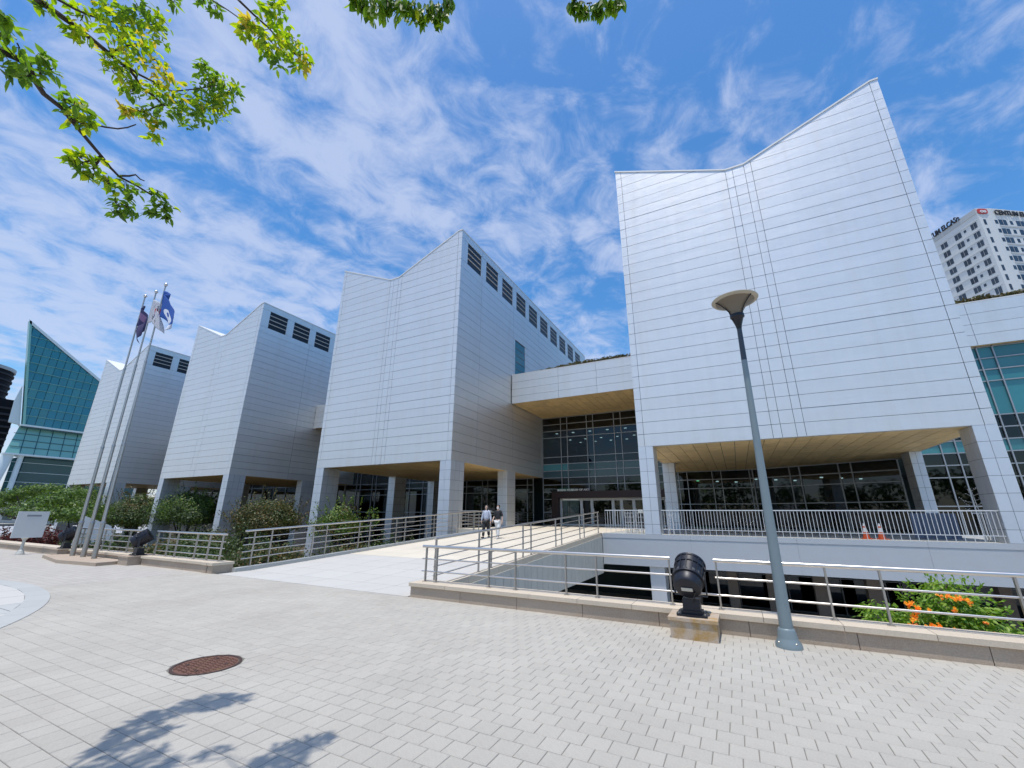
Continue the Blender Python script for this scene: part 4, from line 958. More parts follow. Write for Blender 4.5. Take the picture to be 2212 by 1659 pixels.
# lit tree ornament
lt = thing('ornamental_light_tree', 'bare white branching light tree on the terrace by the right column', 'light tree', (8.0, 22.4, .8))
k = MB()
for x in (7.93, 8.09): k.box(x - .02, x + .02, 22.38, 22.42, .8, 1.8)
k.box(7.75, 8.25, 22.37, 22.43, 1.78, 1.82); k.link('frame', 'white_frame', lt)
rs = random.Random(5)
k = MB(); k.path([(8.01, 22.4, .8), (7.99, 22.4, 1.7), (7.93, 22.4, 2.7)], [.03, .02, .008], 7); k.link('trunk', 'pale_bark', lt)
for i in range(11):
    z = 1.75 + i * .085; s = -1 if i % 2 else 1; ln = rs.uniform(.22, .55) * (1 if i < 6 else .6); x0 = 8.0 - .07 * (z - 1.7)
    p = [(x0, 22.4, z), (x0 + s * ln * .5, 22.4 + rs.uniform(-.1, .1), z + .04), (x0 + s * ln, 22.4 + rs.uniform(-.2, .2), z + rs.uniform(.05, .16))]
    k = MB(); k.path(p, [.009, .006, .003], 5); b_ = k.link('branch', 'pale_bark', lt)
    k = MB()
    for q in range(4):
        a = Vector(p[1]).lerp(Vector(p[2]), q / 3); k.lathe(a + Vector((rs.uniform(-.03, .03), 0, rs.uniform(.0, .06))), [(.004, -.015), (.018, 0), (.004, .015)], 6)
    k.link('bulbs', 'cone_white', b_, kind='stuff')
# planter pots by the entrance
def pot(x, y, lb):
    t = thing('plant_pot', lb, 'plant pot', (x, y, .8)); k = MB(); k.lathe((x, y, .8), [(.22, 0), (.30, .5), (.30, .55)], 14); k.link('pot', 'portal', t); return t
pot(-14.0, 34.6, 'dark pot with pale flowers left of the entrance doors')

# ================================================================== FAR BUILDINGS
# apartment tower
ap = thing('apartment_tower', 'white apartment tower with rooftop lettering, top right behind the museum', 'building', (74, 150, 0))
S_ = 1.4
def A(x, y): return (x * S_, y * S_)
TA, TB, TC = Vector((*A(46.87, 114.0), 0)), Vector((*A(50.86, 105.11), 0)), Vector((*A(52.93, 106.15), 0))
dR = Vector((7.09, 4.54, 0)).normalized(); TD = TC + dR * 26
dL = (TA - TB).normalized(); TA2 = TB + dL * 14.6; TH = (61.6 - 1.6) * S_ + 1.6
k = MB(); back = Vector((6, 26, 0))
k.prism([TA2, TB, TC, TD, TD + back, TA2 + Vector((14, 12, 0))], (0, 0, TH)); k.link('wall', 'apt_white', ap)
nL = Vector((dL.y, -dL.x, 0));
if nL.dot(EYE - TB) < 0: nL = -nL
nR = Vector((dR.y, -dR.x, 0))
if nR.dot(EYE - TC) < 0: nR = -nR
def wq(name, o, d, n, a, b, z0, z1, m, parent, proud=.05, dep=.05):
    k = MB(); q0 = o + d * a + n * proud; q1 = o + d * b + n * proud
    k.prism([(q0.x, q0.y, z0), (q1.x, q1.y, z0), (q1.x, q1.y, z1), (q0.x, q0.y, z1)], -n * dep); return k.link(name, m, parent)
FH = 2.1 * S_
def zf(z): return (z - 1.6) * S_ + 1.6
for f in range(12):
    z1 = zf(58.95) - f * FH; z0 = z1 - 1.25 * S_ * 1.0
    for a, b, zt_, zb_ in ((1.05, 2.7, z1, z0), (5.6, 7.5, z1, z0), (9.9, 11.9, z1, z0), (4.1, 4.75, z1 - .3, z1 - 1.1), (13.5, 14.0, z1, z0)):
        w_ = wq('window', TB, dL, nL, a, b, zb_, zt_, 'apt_glass', ap, .03, .06)
        if b - a > 1: wq('frame', TB, dL, nL, (a + b) / 2 - .015, (a + b) / 2 + .015, zb_, zt_, 'apt_white', w_, .08, .049)
    wq('band', TB, dL, nL, .6, 14.0, z1 + .25, z1 + .55, 'apt_white', ap, .10, .099)
    for a, b in ((2.1, 4.6), (7.6, 10.2), (13.2, 15.8), (18.8, 21.4)):
        w_ = wq('window', TC, dR, nR, a, b, z0 + .1, z1 + .1, 'apt_glass', ap, .03, .06)
        wq('frame', TC, dR, nR, (a + b) / 2 - .02, (a + b) / 2 + .02, z0 + .1, z1 + .1, 'apt_white', w_, .08, .049)
    for a in (.9, 5.6, 11.2): wq('window', TC, dR, nR, a, a + .9, z0 + .4, z1 - .1, 'apt_glass', ap, .03, .06)
    wq('band', TC, dR, nR, 1.9, 25, z0 - .5, z0 - .1, 'apt_band', ap, .12, .119)
    cz = (TC - TB).normalized(); nC = Vector((cz.y, -cz.x, 0)); nC = nC if nC.dot(EYE - TB) > 0 else -nC
    wq('window', TB, cz, nC, .9, 1.6, z0, z1, 'apt_glass', ap, .03, .06)
wq('parapet', TB, dL, nL, .2, 14.4, TH - 1.6, TH + .02, 'apt_band', ap, .14, .139)
k = MB(); q = TC + dR * 7; k.prism([TC + dR * 1 + Vector((0, 1, TH)), q + Vector((0, 1, TH)), q + Vector((0, 6, TH)), TC + Vector((0, 6, TH))], (0, 0, .9)); k.link('roof_block', 'apt_white', ap)
text_mesh('roof_lettering', 'CENTUM ELCASe', 2.2, 'letter_dark', ap, frame(TB + dL * 17.0 + nL * .3 + Vector((0, 0, TH - .2)), -dL), .12, fit=12.6)
text_mesh('wall_lettering', 'CENTUM ELCASe', 2.0, 'letter_dark', ap, frame(TC + dR * 1.6 + nR * .25 + Vector((0, 0, TH - 2.0)), dR), .08, fit=14)
cz = (TC - TB).normalized()
def badge(mat, w, h, pr):
    k = MB(); c_ = TB + cz * 1.45 + nC * pr + Vector((0, 0, TH - 1.1)); pts = []
    for i in range(20):
        a = 2 * math.pi * i / 20; sx = math.copysign(abs(math.cos(a)) ** .6, math.cos(a)); sy = math.copysign(abs(math.sin(a)) ** .6, math.sin(a)); p = c_ + cz * w * sx + Vector((0, 0, h * sy)); pts.append(p)
    k.prism(pts, -nC * .1); return k.link('logo', mat, ap)
badge('logo_red', 1.45, .85, .2)
text_mesh('logo_mark', 'os', 1.5, 'letter_white', ap, frame(TB + cz * .6 + nC * .3 + Vector((0, 0, TH - 1.6)), cz), .05, fit=1.7)

# sail shaped glass building, far left
gb = thing('glass_sail_building', 'sail shaped teal glass building at the left edge, behind the leftmost block', 'building', (-150, 40, 0))
X0 = -150
def gz_top(v): return 46.8 - .675 * (v - 28.4)
def left_edge(z): return 28.6 + (46.8 - z) * (33.5 - 28.6) / (46.8 - 21.8)
cols_, rows_ = 26, 24
pg = MB(); led = MB()
for r in range(12):
    z0 = 21.7 + r * 2.15; z1 = z0 + 2.15
    for c in range(24):
        a = 28 + c * 1.5; b = a + 1.5
        poly = [(a + .04, z0 + .05), (b - .04, z0 + .05), (b - .04, z1 - .05), (a + .04, z1 - .05)]
        poly = clip(poly, lambda p: gz_top(p[0]) - .5 - p[1]); 
        if len(poly) > 2: poly = clip(poly, lambda p: p[0] - left_edge(p[1]) - .3)
        if len(poly) > 2:
            t_ = ru(-.03, .03); t2_ = ru(-.03, .03)
            pg.prism([(X0 + t_ * (p[0] - a) + t2_ * (p[1] - z0), p[0], p[1]) for p in poly], (-.1, 0, 0))
pg.link('glass_scales', 'teal_glass', gb, kind='stuff')
k = MB(); k.prism([(X0 - .3, 33.4, 21.0), (X0 - .3, 60, 21.0), (X0 - .3, 60, 25.2), (X0 - .3, 28.8, 46.2)], (-14, 6.5, 0)); k.link('core', 'teal_dark', gb)
for r in range(12):
    z = 21.7 + r * 2.15; a = left_edge(z) + .3; b = min(60, 28.4 + (46.8 - z) / .675)
    if b - a > 1: B(X0 + .0, X0 + .22, a, b - .6, z - .04, z + .04).link('ledge', 'teal_pale', gb)
k = MB(); k.prism([(X0 + .3, 28.2, 47.2), (X0 + .3, 60, 25.7), (X0 + .3, 60, 25.0), (X0 + .3, 28.6, 46.2)], (-3, 1.2, 0)); k.link('sloping_coping', 'pale_edge', gb)
k = MB(); k.prism([(X0 + .3, 28.4, 46.9), (X0 + .3, 28.8, 46.9), (X0 + .3, 33.9, 21.4), (X0 + .3, 33.5, 21.4)], (-1.6, .1, 0)); k.link('edge_fin', 'teal_pale', gb)
k = MB(); k.prism([(X0 + .1, 32.3, 14.8), (X0 + .1, 60, 14.8), (X0 - 1.4, 60, 21.3), (X0 - 1.4, 33.4, 21.3)], (-12, 5, 0)); k.link('flared_skirt', 'teal_pale', gb)
for i in range(1, 12):
    v_ = 32.3 + i * 2.3
    k = MB(); k.prism([(X0 + .16, v_, 14.8), (X0 + .16, v_ + .12, 14.8), (X0 - 1.3, v_ + .12 + .1, 21.3), (X0 - 1.3, v_ + .1, 21.3)], (-.1, 0, 0)); k.link('glazing_bar', 'teal_dark', gb)
for z in (16.4, 18, 19.6):
    x_ = X0 + .14 - 1.5 * (z - 14.8) / 6.5; B(x_, x_ + .1, 32.8, 60, z - .06, z + .06).link('glazing_bar', 'teal_dark', gb)
for z in (14.6, 21.5): B(X0 - 1.6, X0 + .4, 32.2 if z < 15 else 33.2, 60, z - .18, z + .18).link('ledge', 'pale_edge', gb)
B(X0 - 12, X0 - 3, 36.5, 60, 0, 14.6).link('lower_glass', 'teal_dark', gb)
for i in range(6): B(X0 - 3, X0 - 2.8, 34.5, 60, 1.5 + i * 2.3, 1.6 + i * 2.3).link('ledge', 'pale_edge', gb)
k = MB(); k.path([(X0 - 1, 31.4, 0), (X0 - 1, 33.2, 14.6)], 1.0, 16); o = k.link('raking_column', 'pale_edge', gb); smooth_by_angle(o)
k = MB(); k.path([(X0 - 1, 35.3, 0), (X0 - 1, 35.3, 14.6)], .5, 14); o = k.link('round_column', 'pale_edge', gb); smooth_by_angle(o)
k = MB(); k.prism([(X0 - .5, 33.2, 21.6), (X0 - .5, 31.2, 22), (X0 - .5, 30.9, 27.0), (X0 - .5, 31.3, 31.0)], (-1.5, .3, 0)); k.link('pale_flank', 'pale_edge', gb)
# dark tower
dt = thing('dark_tower', 'dark round tower with horizontal bands at the very left edge', 'building', (-185, 27, 0))
k = MB(); k.lathe((-185, 28.0, 0), [(8.0, 0), (8.0, 40)], 40); o = k.link('glass_wall', 'tower_dark', dt); smooth_by_angle(o)
for i in range(24):
    k = MB(); k.lathe((-185, 28.0, 1.4 + i * 1.62), [(8.0, 0), (8.25, 0), (8.25, .42), (8.0, .42)], 40, cap=False); k.link('floor_band', 'tower_band', dt)
k = MB(); k.lathe((-185, 28.0, 40), [(8.3, 0), (8.3, .9), (7.6, .9), (.1, .9)], 40); k.link('roof', 'apt_band', dt)
k = MB(); k.box(-190, -176, 18, 37.2, 0, 31.4); k.link('lower_wing', 'tower_dark', dt)
for i in range(17):
    B(-175.99, -175.6, 18, 37.2, 1.5 + i * 1.7, 2.0 + i * 1.7).link('floor_band', 'tower_band', dt)
# low walls and steps in the distance at far left
lw = thing('low_building', 'long low pale structure with a flat roof beyond the pine, far left', 'building', (-110, 24, 0))
B(-150, -80, 24, 30, 0, 2.6).link('wall', 'concrete', lw); B(-151, -79, 23, 31, 2.65, 3.1).link('roof', 'apt_band', lw)
for i in range(7): B(-146 + i * 9, -142 + i * 9, 23.93, 24.02, .4, 2.1).link('opening', 'interior', lw)

# ================================================================== PLANTS
LEAF = [(0, 0, 0), (.24, .30, .04), (.22, .62, .03), (0, 1, -.04), (-.22, .62, .03), (-.24, .30, .04)]
def add_leaf(k, p, d, n, L, mi=0, W=1.0):
    d = d.normalized(); s = d.cross(n)
    if s.length < 1e-4: s = d.cross(Vector((.3, .5, .8)))
    s.normalize(); n = s.cross(d)
    k.add([p + s * (x * L * W) + d * (y * L) + n * (z * L) for x, y, z in LEAF], [(0, 1, 2, 3), (0, 3, 4, 5)], mi)
def rv(r=random): 
    while True:
        v = Vector((r.uniform(-1, 1), r.uniform(-1, 1), r.uniform(-1, 1)))
        if .05 < v.length <= 1: return v
def card(k, p, n, s, mi=0):
    a = n.cross(rv()); a.normalize(); b = n.cross(a).normalized(); j = ru(.7, 1.2)
    k.add([p + a * s, p + b * s * .55 * j, p - a * s * .8, p - b * s * .55], [(0, 1, 2, 3)], mi)
def crown(parent, clumps, mats, per, size, flat=1.0, name='crown', stuff_=True):
    """clumps: (centre, (rx, ry, rz), material index); leaves sit in the outer shell of each clump"""
    k = MB()
    for c, r, mi in clumps:
        c = Vector(c); n = int(per * (r[0] * r[1] + r[0] * r[2] + r[1] * r[2]) / 3)
        for _ in range(n):
            u = rv().normalized(); q = (ru(.5, 1.0) if rnd() < .88 else ru(1.0, 1.35)) * (1 + .45 * noise.noise(Vector(u) * 2.6 + c))
            if u.z < -.55 and rnd() < .6: continue
            p = c + Vector((u.x * r[0], u.y * r[1], u.z * r[2])) * q
            nn = (u + rv() * .8).normalized(); card(k, p, nn, size * ru(.6, 1.3), mi)
    return k.link(name, mats, parent, kind='stuff')
def clumpy(c, R_, n, rr, mats_n, seed, flatz=.75):
    rs = random.Random(seed); out = []
    for _ in range(n):
        u = rv(rs).normalized(); s = rs.uniform(.25, .8)
        u.z = abs(u.z) * .9 - .25
        p = (c[0] + u.x * R_[0] * s, c[1] + u.y * R_[1] * s, c[2] + u.z * R_[2] * s * 1.1); r = rr * rs.uniform(.6, 1.2)
        out.append((p, (r, r, r * flatz), rs.randrange(mats_n)))
    return out
def shrub(name, label, cat, c, R_, n, rr, mats, zg=-1.6, per=520, size=.075, seed=1, group=None, flatz=.75):
    t = thing(name, label, cat, (c[0], c[1], zg), group)
    tr_ = MB(); rs = random.Random(seed)
    for i in range(4):
        a = rs.uniform(0, 6.3); e = (c[0] + math.cos(a) * R_[0] * .5, c[1] + math.sin(a) * R_[1] * .5, c[2] + R_[2] * .3)
        tr_.path([(c[0] + .05 * i, c[1], zg), ((c[0] + e[0]) / 2, (c[1] + e[1]) / 2, (zg + e[2]) / 2), e], [.09, .06, .03], 6)
    tr_.link('trunk', 'bark', t)
    crown(t, clumpy(c, R_, n, rr, len(mats), seed, flatz), mats, per, size)
    k = MB(); st = MB()      # stray shoots breaking the outline
    for _ in range(46):
        u = rv(rs).normalized(); u.z = abs(u.z); p0 = Vector((c[0] + u.x * R_[0] * .95, c[1] + u.y * R_[1], c[2] + u.z * R_[2] * .75)); d = (u + Vector((0, 0, .9)) + rv(rs) * .5).normalized(); ln = rs.uniform(.3, .85) * rr
        st.path([p0 - d * .4, p0 + d * ln], [.012, .004], 4)
        for q in range(12): card(k, p0 + d * ln * q / 11 + rv(rs) * .09, rv(rs), size * 1.05)
    k.link('stray_leaves', mats[0], t, kind='stuff'); st.link('shoots', 'bark', t, kind='stuff')
    return t
# pine with flat cloud shaped pads, far left
pn = thing('pine_tree', 'broad low pine tree with layered green pads above the white sign board', 'tree', (-41, 11.5, -1.6))
k = MB(); k.path([(-40.5, 11.5, -1.6), (-41.2, 11.5, 0), (-40.2, 11.3, 1.0), (-41.5, 11.5, 2.0)], [.3, .24, .2, .12], 9)
for e in ((-46, 11, 1.9), (-44, 12.5, 2.6), (-37.5, 11, 1.9), (-36.3, 10.5, 1.5), (-41, 10, 2.6), (-47.5, 10.6, 1.7), (-39, 12, 2.7)):
    k.path([(-40.8, 11.5, 1.0), ((-40.8 + e[0]) / 2, e[1] * .5 + 5.7, 1.2), e], [.12, .08, .03], 6)
k.link('trunk', 'bark', pn)
pads = []; rs = random.Random(11)
for i in range(44):
    a = rs.uniform(0, 6.283); s = rs.uniform(0, 1) ** .6; x = -42.5 + math.cos(a) * 7.2 * s; y = 11.3 + math.sin(a) * 2.6 * s
    z = 3.0 - 1.75 * s ** 2 + rs.uniform(-.15, .25); pads.append(((x, y, z), (rs.uniform(.9, 1.5), rs.uniform(.8, 1.2), rs.uniform(.28, .42)), 0))
crown(pn, pads, ['pine_leaf'], 620, .085)
gs = 'shrubs growing between the museum columns'
shrub('shrub', 'dark rusty green shrub between the second and middle gallery blocks', 'shrub', (-34.0, 22.6, .9), (4.4, 2.4, 2.9), 52, 1.15, ['shrub_rust', 'shrub_rust', 'shrub_dark'], seed=3, group=gs)
shrub('shrub', 'bright green shrub right of the front left column of the middle block', 'shrub', (-23.2, 20.6, .7), (2.7, 1.5, 2.3), 30, .75, ['shrub_green', 'shrub_rust', 'shrub_green'], seed=4, group=gs)
shrub('shrub', 'tall dark green shrub between the two front columns of the second block', 'shrub', (-48.3, 23.6, 1.5), (5.2, 2.4, 3.1), 56, 1.3, ['shrub_green', 'shrub_dark', 'shrub_dark'], seed=5, group=gs, size=.09)
shrub('shrub', 'dark brown green shrub between the leftmost and second gallery blocks', 'shrub', (-58.5, 23.4, 1.3), (6.2, 2.6, 3.1), 60, 1.4, ['shrub_rust', 'shrub_dark', 'shrub_dark'], seed=6, group=gs, size=.1)
shrub('shrub', 'green shrub under the leftmost gallery block, behind the flagpoles', 'shrub', (-67.5, 21.8, 1.8), (5.2, 2.2, 3.3), 44, 1.35, ['shrub_green', 'shrub_dark'], seed=7, group=gs, size=.1)
shrub('shrub', 'low dark shrub below the left bridge railing, next to the granite posts', 'shrub', (-20.5, 12.6, -.6), (4.6, 2.6, 1.0), 30, .8, ['shrub_dark', 'shrub_rust', 'shrub_dark'], seed=8, group=gs, size=.06, per=700)
shrub('shrub', 'low dark shrub below the bridge railing near the column of the middle block', 'shrub', (-16.5, 17.0, -.5), (2.4, 3.4, 1.0), 26, .8, ['shrub_dark', 'shrub_rust'], seed=9, group=gs, size=.06, per=700)
shrub('shrub', 'low dark shrub behind the granite wall right of the flagpoles', 'shrub', (-27.5, 14.5, -.5), (4.6, 3.0, 1.2), 30, .9, ['shrub_dark', 'shrub_rust', 'shrub_dark'], seed=10, group=gs, size=.07, per=600)
shrub('shrub', 'dark red leaved shrub behind the granite wall at the far left edge', 'shrub', (-33.5, 9.2, .15), (4.5, .8, .75), 30, .5, ['shrub_red'], seed=12, size=.06, per=1100)
shrub('shrub', 'dark bushy shrub behind the sign board, left of the flagpoles', 'shrub', (-27.0, 9.6, .05), (2.6, .9, .8), 22, .5, ['shrub_dark'], seed=13, size=.06, per=1100)
# flowering vine bush behind the right wall
fv = thing('flowering_bush', 'bright green bush with orange trumpet flowers behind the right railing', 'bush', (2.6, 9.4, -3.4))
rs = random.Random(21); k = MB()
for i in range(7): k.path([(2.6 + rs.uniform(-.3, .3), 9.4, -3.4), (2.6 + rs.uniform(-.5, .5), 9.4, -1.4), (2.6 + rs.uniform(-.7, .7), 9.35, .1)], [.04, .03, .012], 6)
k.link('stem', 'bark', fv)
k = MB(); heads = []
def vine(c, R_, n, L):
    c = Vector(c)
    for _ in range(n):
        u = rv(rs).normalized(); q = rs.uniform(.35, 1.0) * (1 + .3 * noise.noise(u * 2.5 + c)); p = c + Vector((u.x * R_[0], u.y * R_[1], u.z * R_[2])) * q
        add_leaf(k, p, Vector((u.x + rs.uniform(-.7, .7), u.y + rs.uniform(-.7, .7), -.5 + rs.uniform(-.5, .8))), (u + rv(rs) * .5 + Vector((0, 0, .5))).normalized(), L * rs.uniform(.7, 1.2))
vine((2.72, 9.45, .33), (.52, .42, .40), 1500, .075); vine((2.95, 9.4, .02), (.62, .40, .30), 1200, .075); vine((1.86, 9.45, .13), (.34, .25, .20), 460, .065); vine((2.3, 9.4, .05), (.4, .3, .25), 600, .07); vine((3.3, 9.3, -.1), (.4, .3, .2), 380, .07)
for i in range(26):   # loose shoots
    a = rs.uniform(0, 3.14); p0 = Vector((2.7 + math.cos(a) * .5, 9.4, .25 + math.sin(a) * .38)); d = Vector((math.cos(a), rs.uniform(-.5, .5), math.sin(a) + .3)).normalized()
    for s in range(6): add_leaf(k, p0 + d * s * .03 + rv(rs) * .01, d + rv(rs) * .8, rv(rs), .055)
k.link('foliage', 'vine_leaf', fv, kind='stuff')
def blossom(c, r, n):
    f = MB()
    for _ in range(n):
        u = rv(rs).normalized(); p = Vector(c) + u * r * rs.uniform(.3, 1); f.lathe(p, [(.004, -.024), (.008, -.004), (.018, .009), (.020, .012)], 6, mat=(u + Vector((0, -.5, .1))).to_track_quat('Z', 'Y').to_matrix(), cap=False)
    f.link('flower_cluster', 'flower', fv)
for c, r, n in (((2.12, 9.05, .36), .07, 16), ((2.20, 9.03, .28), .07, 16), ((2.17, 9.05, .20), .05, 10), ((2.34, 9.05, .30), .04, 6), ((2.60, 9.02, .50), .05, 8), ((2.70, 9.0, .50), .07, 14), ((2.78, 9.0, .46), .06, 10), ((2.10, 8.98, .10), .08, 14), ((2.30, 8.98, .08), .07, 14),
                ((2.42, 9.0, .09), .07, 12), ((2.56, 9.0, .05), .07, 10), ((2.70, 9.0, .03), .05, 7), ((2.84, 9.0, .02), .05, 7), ((2.98, 9.0, .04), .07, 12), ((3.12, 9.0, .01), .06, 9), ((3.22, 9.0, -.01), .05, 7), ((2.62, 9.0, .34), .04, 6), ((2.50, 9.02, .5), .04, 5), ((2.93, 9.03, .20), .03, 3)):
    blossom(c, r, n)
# roof planting
def roof_plants(label, x0, x1, y, seed):
    rs = random.Random(seed); k = MB()
    t = thing('roof_planting', label, 'planting', ((x0 + x1) / 2, y, 13))
    for _ in range(int((x1 - x0) * 1100)):
        x = rs.uniform(x0, x1); s = min((x - x0) * .25, 1) if label.startswith('dark green') else 1
        h = (.22 + .22 * (noise.noise(Vector((x * 1.3, seed, 0))) + .5)) * s
        p = Vector((x, y + rs.uniform(0, 1.2), 12.95 + rs.uniform(0, 1) * (h + .05))); card(k, p, rv(rs), .085)
    k.link('foliage', 'sedum', t, kind='stuff')
roof_plants('dark green plants along the roof edge above the entrance canopy', -14.2, -4.3, 30.0, 1)
roof_plants('brown green plants along the roof edge at the right, below the apartment tower', 8.9, 19.5, 30.0, 2)
# overhanging tree in the foreground: trunk behind the photographer's left, limbs above
LIMBS= [(0.045,[(-2.645,0.07,3.573),(-2.735,0.131,3.616),(-2.804,0.215,3.684),(-3.003,0.323,3.737),(-3.181,0.472,3.806),(-3.383,0.672,3.817),(-3.477,0.806,3.814),(-3.532,1.01,3.835)]),(0.06,[(-3.206,0.093,4.465),(-3.816,0.213,4.954),(-3.967,0.391,5.109),(-4.131,0.642,5.231),(-4.2,0.789,5.296),(-4.315,0.938,5.303),(-4.384,1.13,5.346),(-4.331,1.378,5.671)]),(0.02,[(-4.2,0.789,5.296),(-4.253,0.976,5.365),(-4.285,1.145,5.454),(-4.11,1.387,5.729)]),(0.025,[(-3.65,0.198,4.97),(-3.754,0.287,5.018),(-3.79,0.442,5.129),(-3.844,0.54,5.225),(-3.728,0.78,5.461)]),(0.03,[(-3.259,0.899,5.841),(-2.858,0.952,5.337),(-2.884,1.18,5.381),(-2.891,1.442,5.416)]),(0.02,[(-3.401,0.862,5.736),(-3.381,0.941,5.736),(-2.98,1.058,5.343)]),(0.012,[(-3.181,0.472,3.806),(-3.195,0.556,3.856),(-3.185,0.647,3.932),(-3.124,0.714,3.994)]),(0.012,[(-3.477,0.806,3.814),(-3.434,0.869,3.857),(-3.428,0.92,3.846)]),(0.012,[(-3.383,0.672,3.817),(-3.447,0.614,3.734),(-3.453,0.553,3.74)]),(0.012,[(-3.383,0.672,3.817),(-3.436,0.682,3.731),(-3.447,0.722,3.7)]),(0.015,[(-4.131,0.642,5.231),(-4.048,0.706,5.312),(-3.972,0.759,5.382)]),(0.012,[(-4.384,1.13,5.346),(-4.411,1.032,5.163),(-4.39,0.912,5.038)]),(0.02,[(-1.336,0.782,4.052),(-1.208,0.934,4.065),(-0.972,1.098,4.102)]),(0.015,[(-0.535,1.266,4.153),(-0.328,1.424,4.105),(-0.198,1.483,4.084)])]
TUFTS= [((-2.711,0.144,3.647),0.066,0),((-2.756,0.18,3.582),0.05,0),((-2.823,0.237,3.656),0.047,0),((-2.863,0.288,3.764),0.05,0),((-2.842,0.259,3.795),0.036,0),((-3.056,0.417,3.82),0.069,0),((-3.123,0.499,3.882),0.065,1),((-3.149,0.531,3.839),0.044,1),((-3.164,0.473,3.831),0.064,1),((-2.598,0.104,3.632),0.041,0),((-2.49,0.092,3.608),0.02,0),((-3.811,0.246,4.957),0.05,1),((-3.986,0.47,5.078),0.074,1),((-3.986,0.419,5.085),0.054,1),((-3.823,0.395,5.1),0.071,1),((-3.729,0.473,5.191),0.09,1),((-3.741,0.558,5.328),0.103,0),((-3.657,0.646,5.397),0.087,0),((-3.704,0.753,5.49),0.101,1),((-3.783,0.797,5.404),0.092,1),((-3.755,0.633,5.302),0.106,1),((-3.932,0.612,5.286),0.108,1),((-4.042,0.702,5.319),0.134,1),((-4.155,0.657,5.201),0.071,1),((-4.192,0.763,5.31),0.105,1),((-4.176,0.711,5.166),0.062,1),((-4.274,0.829,5.202),0.075,1),((-4.075,0.9,5.409),0.099,2),((-4.088,0.992,5.372),0.089,2),((-4.029,0.813,5.476),0.053,1),((-4.279,1.007,5.327),0.103,1),((-4.271,0.893,5.189),0.066,0),((-4.358,1.135,5.374),0.145,0),((-4.325,1.269,5.544),0.151,1),((-4.265,1.37,5.743),0.169,0),((-4.179,1.436,5.808),0.158,1),((-4.11,1.52,5.846),0.107,0),((-4.407,1.334,5.43),0.141,0),((-4.364,1.45,5.611),0.146,0),((-4.262,1.536,5.688),0.121,1),((-4.168,1.251,5.877),0.056,0),((-4.179,1.317,5.847),0.102,0),((-4.394,1.092,5.165),0.082,0),((-4.386,0.942,5.034),0.045,2),((-4.389,0.9,5.042),0.038,2),((-4.422,1.004,5.157),0.057,1),((-4.438,1.101,5.108),0.059,2),((-4.477,1.168,5.036),0.054,1),((-3.454,0.561,3.736),0.031,1),((-3.437,0.591,3.756),0.047,1),((-3.458,0.623,3.712),0.047,0),((-3.404,0.657,3.789),0.048,1),((-3.454,0.68,3.702),0.04,1),((-3.438,0.748,3.705),0.045,1),((-3.503,0.819,3.768),0.069,0),((-3.486,0.876,3.772),0.062,0),((-3.544,0.88,3.674),0.07,0),((-3.55,0.931,3.641),0.053,0),((-3.582,0.886,3.607),0.043,0),((-3.533,1.061,3.81),0.057,0),((-3.524,1.106,3.801),0.047,0),((-3.556,1.129,3.738),0.038,0),((-3.511,1.032,3.857),0.037,0),((-3.582,1.044,3.738),0.033,0),((-2.958,1.077,5.355),0.05,2),((-3.018,1.101,5.3),0.051,1),((-2.811,1.118,5.455),0.089,1),((-2.735,1.171,5.493),0.08,1),((-2.948,1.144,5.343),0.081,1),((-2.907,1.24,5.345),0.126,1),((-2.892,1.369,5.442),0.12,1),((-3.01,1.36,5.353),0.088,0),((-2.885,1.437,5.422),0.1,1),((-2.875,1.519,5.398),0.068,2),((-3.046,1.266,5.357),0.064,1),((-3.397,0.978,5.714),0.052,0),((-3.567,0.777,5.612),0.05,0),((-3.431,0.895,5.704),0.041,0),((-1.317,0.904,4.021),0.037,0),((-1.298,0.933,4.02),0.05,0),((-1.25,0.961,4.034),0.044,0),((-1.209,0.988,4.044),0.051,0),((-1.165,1.022,4.051),0.045,0),((-1.126,1.042,4.061),0.045,0),((-1.109,1.091,4.047),0.033,0),((-1.056,1.091,4.071),0.039,0),((-1.049,1.146,4.049),0.026,0),((-1.015,1.122,4.074),0.032,0),((-0.961,1.121,4.096),0.025,0),((-1.335,0.874,4.021),0.031,0),((-0.402,1.416,4.099),0.026,0),((-0.373,1.444,4.087),0.029,0),((-0.335,1.466,4.08),0.033,0),((-0.285,1.477,4.079),0.029,0),((-0.231,1.495,4.074),0.029,0),((-0.188,1.498,4.076),0.018,0)]
ot = thing('overhanging_tree', 'leafy tree branches with green and yellow leaves hanging into the top left', 'tree', (-7.5, -3.5, 0))
k = MB(); k.path([(-7.5, -3.5, -.1), (-7.4, -3.4, 1.5), (-7.2, -3.2, 3.4), (-6.6, -2.9, 4.8), (-6.0, -2.6, 6.0)], [.24, .19, .16, .13, .09], 12); o = k.link('trunk', 'bark', ot); smooth_by_angle(o)
starts = {0: (-7.1, -3.15, 3.6), 1: (-6.8, -3.0, 4.4), 3: (-6.7, -2.95, 4.6), 4: (-6.3, -2.75, 5.4), 5: (-6.2, -2.7, 5.7), 12: (-6.6, -2.9, 4.8), 13: (-6.0, -2.6, 6.0)}
rs = random.Random(33)
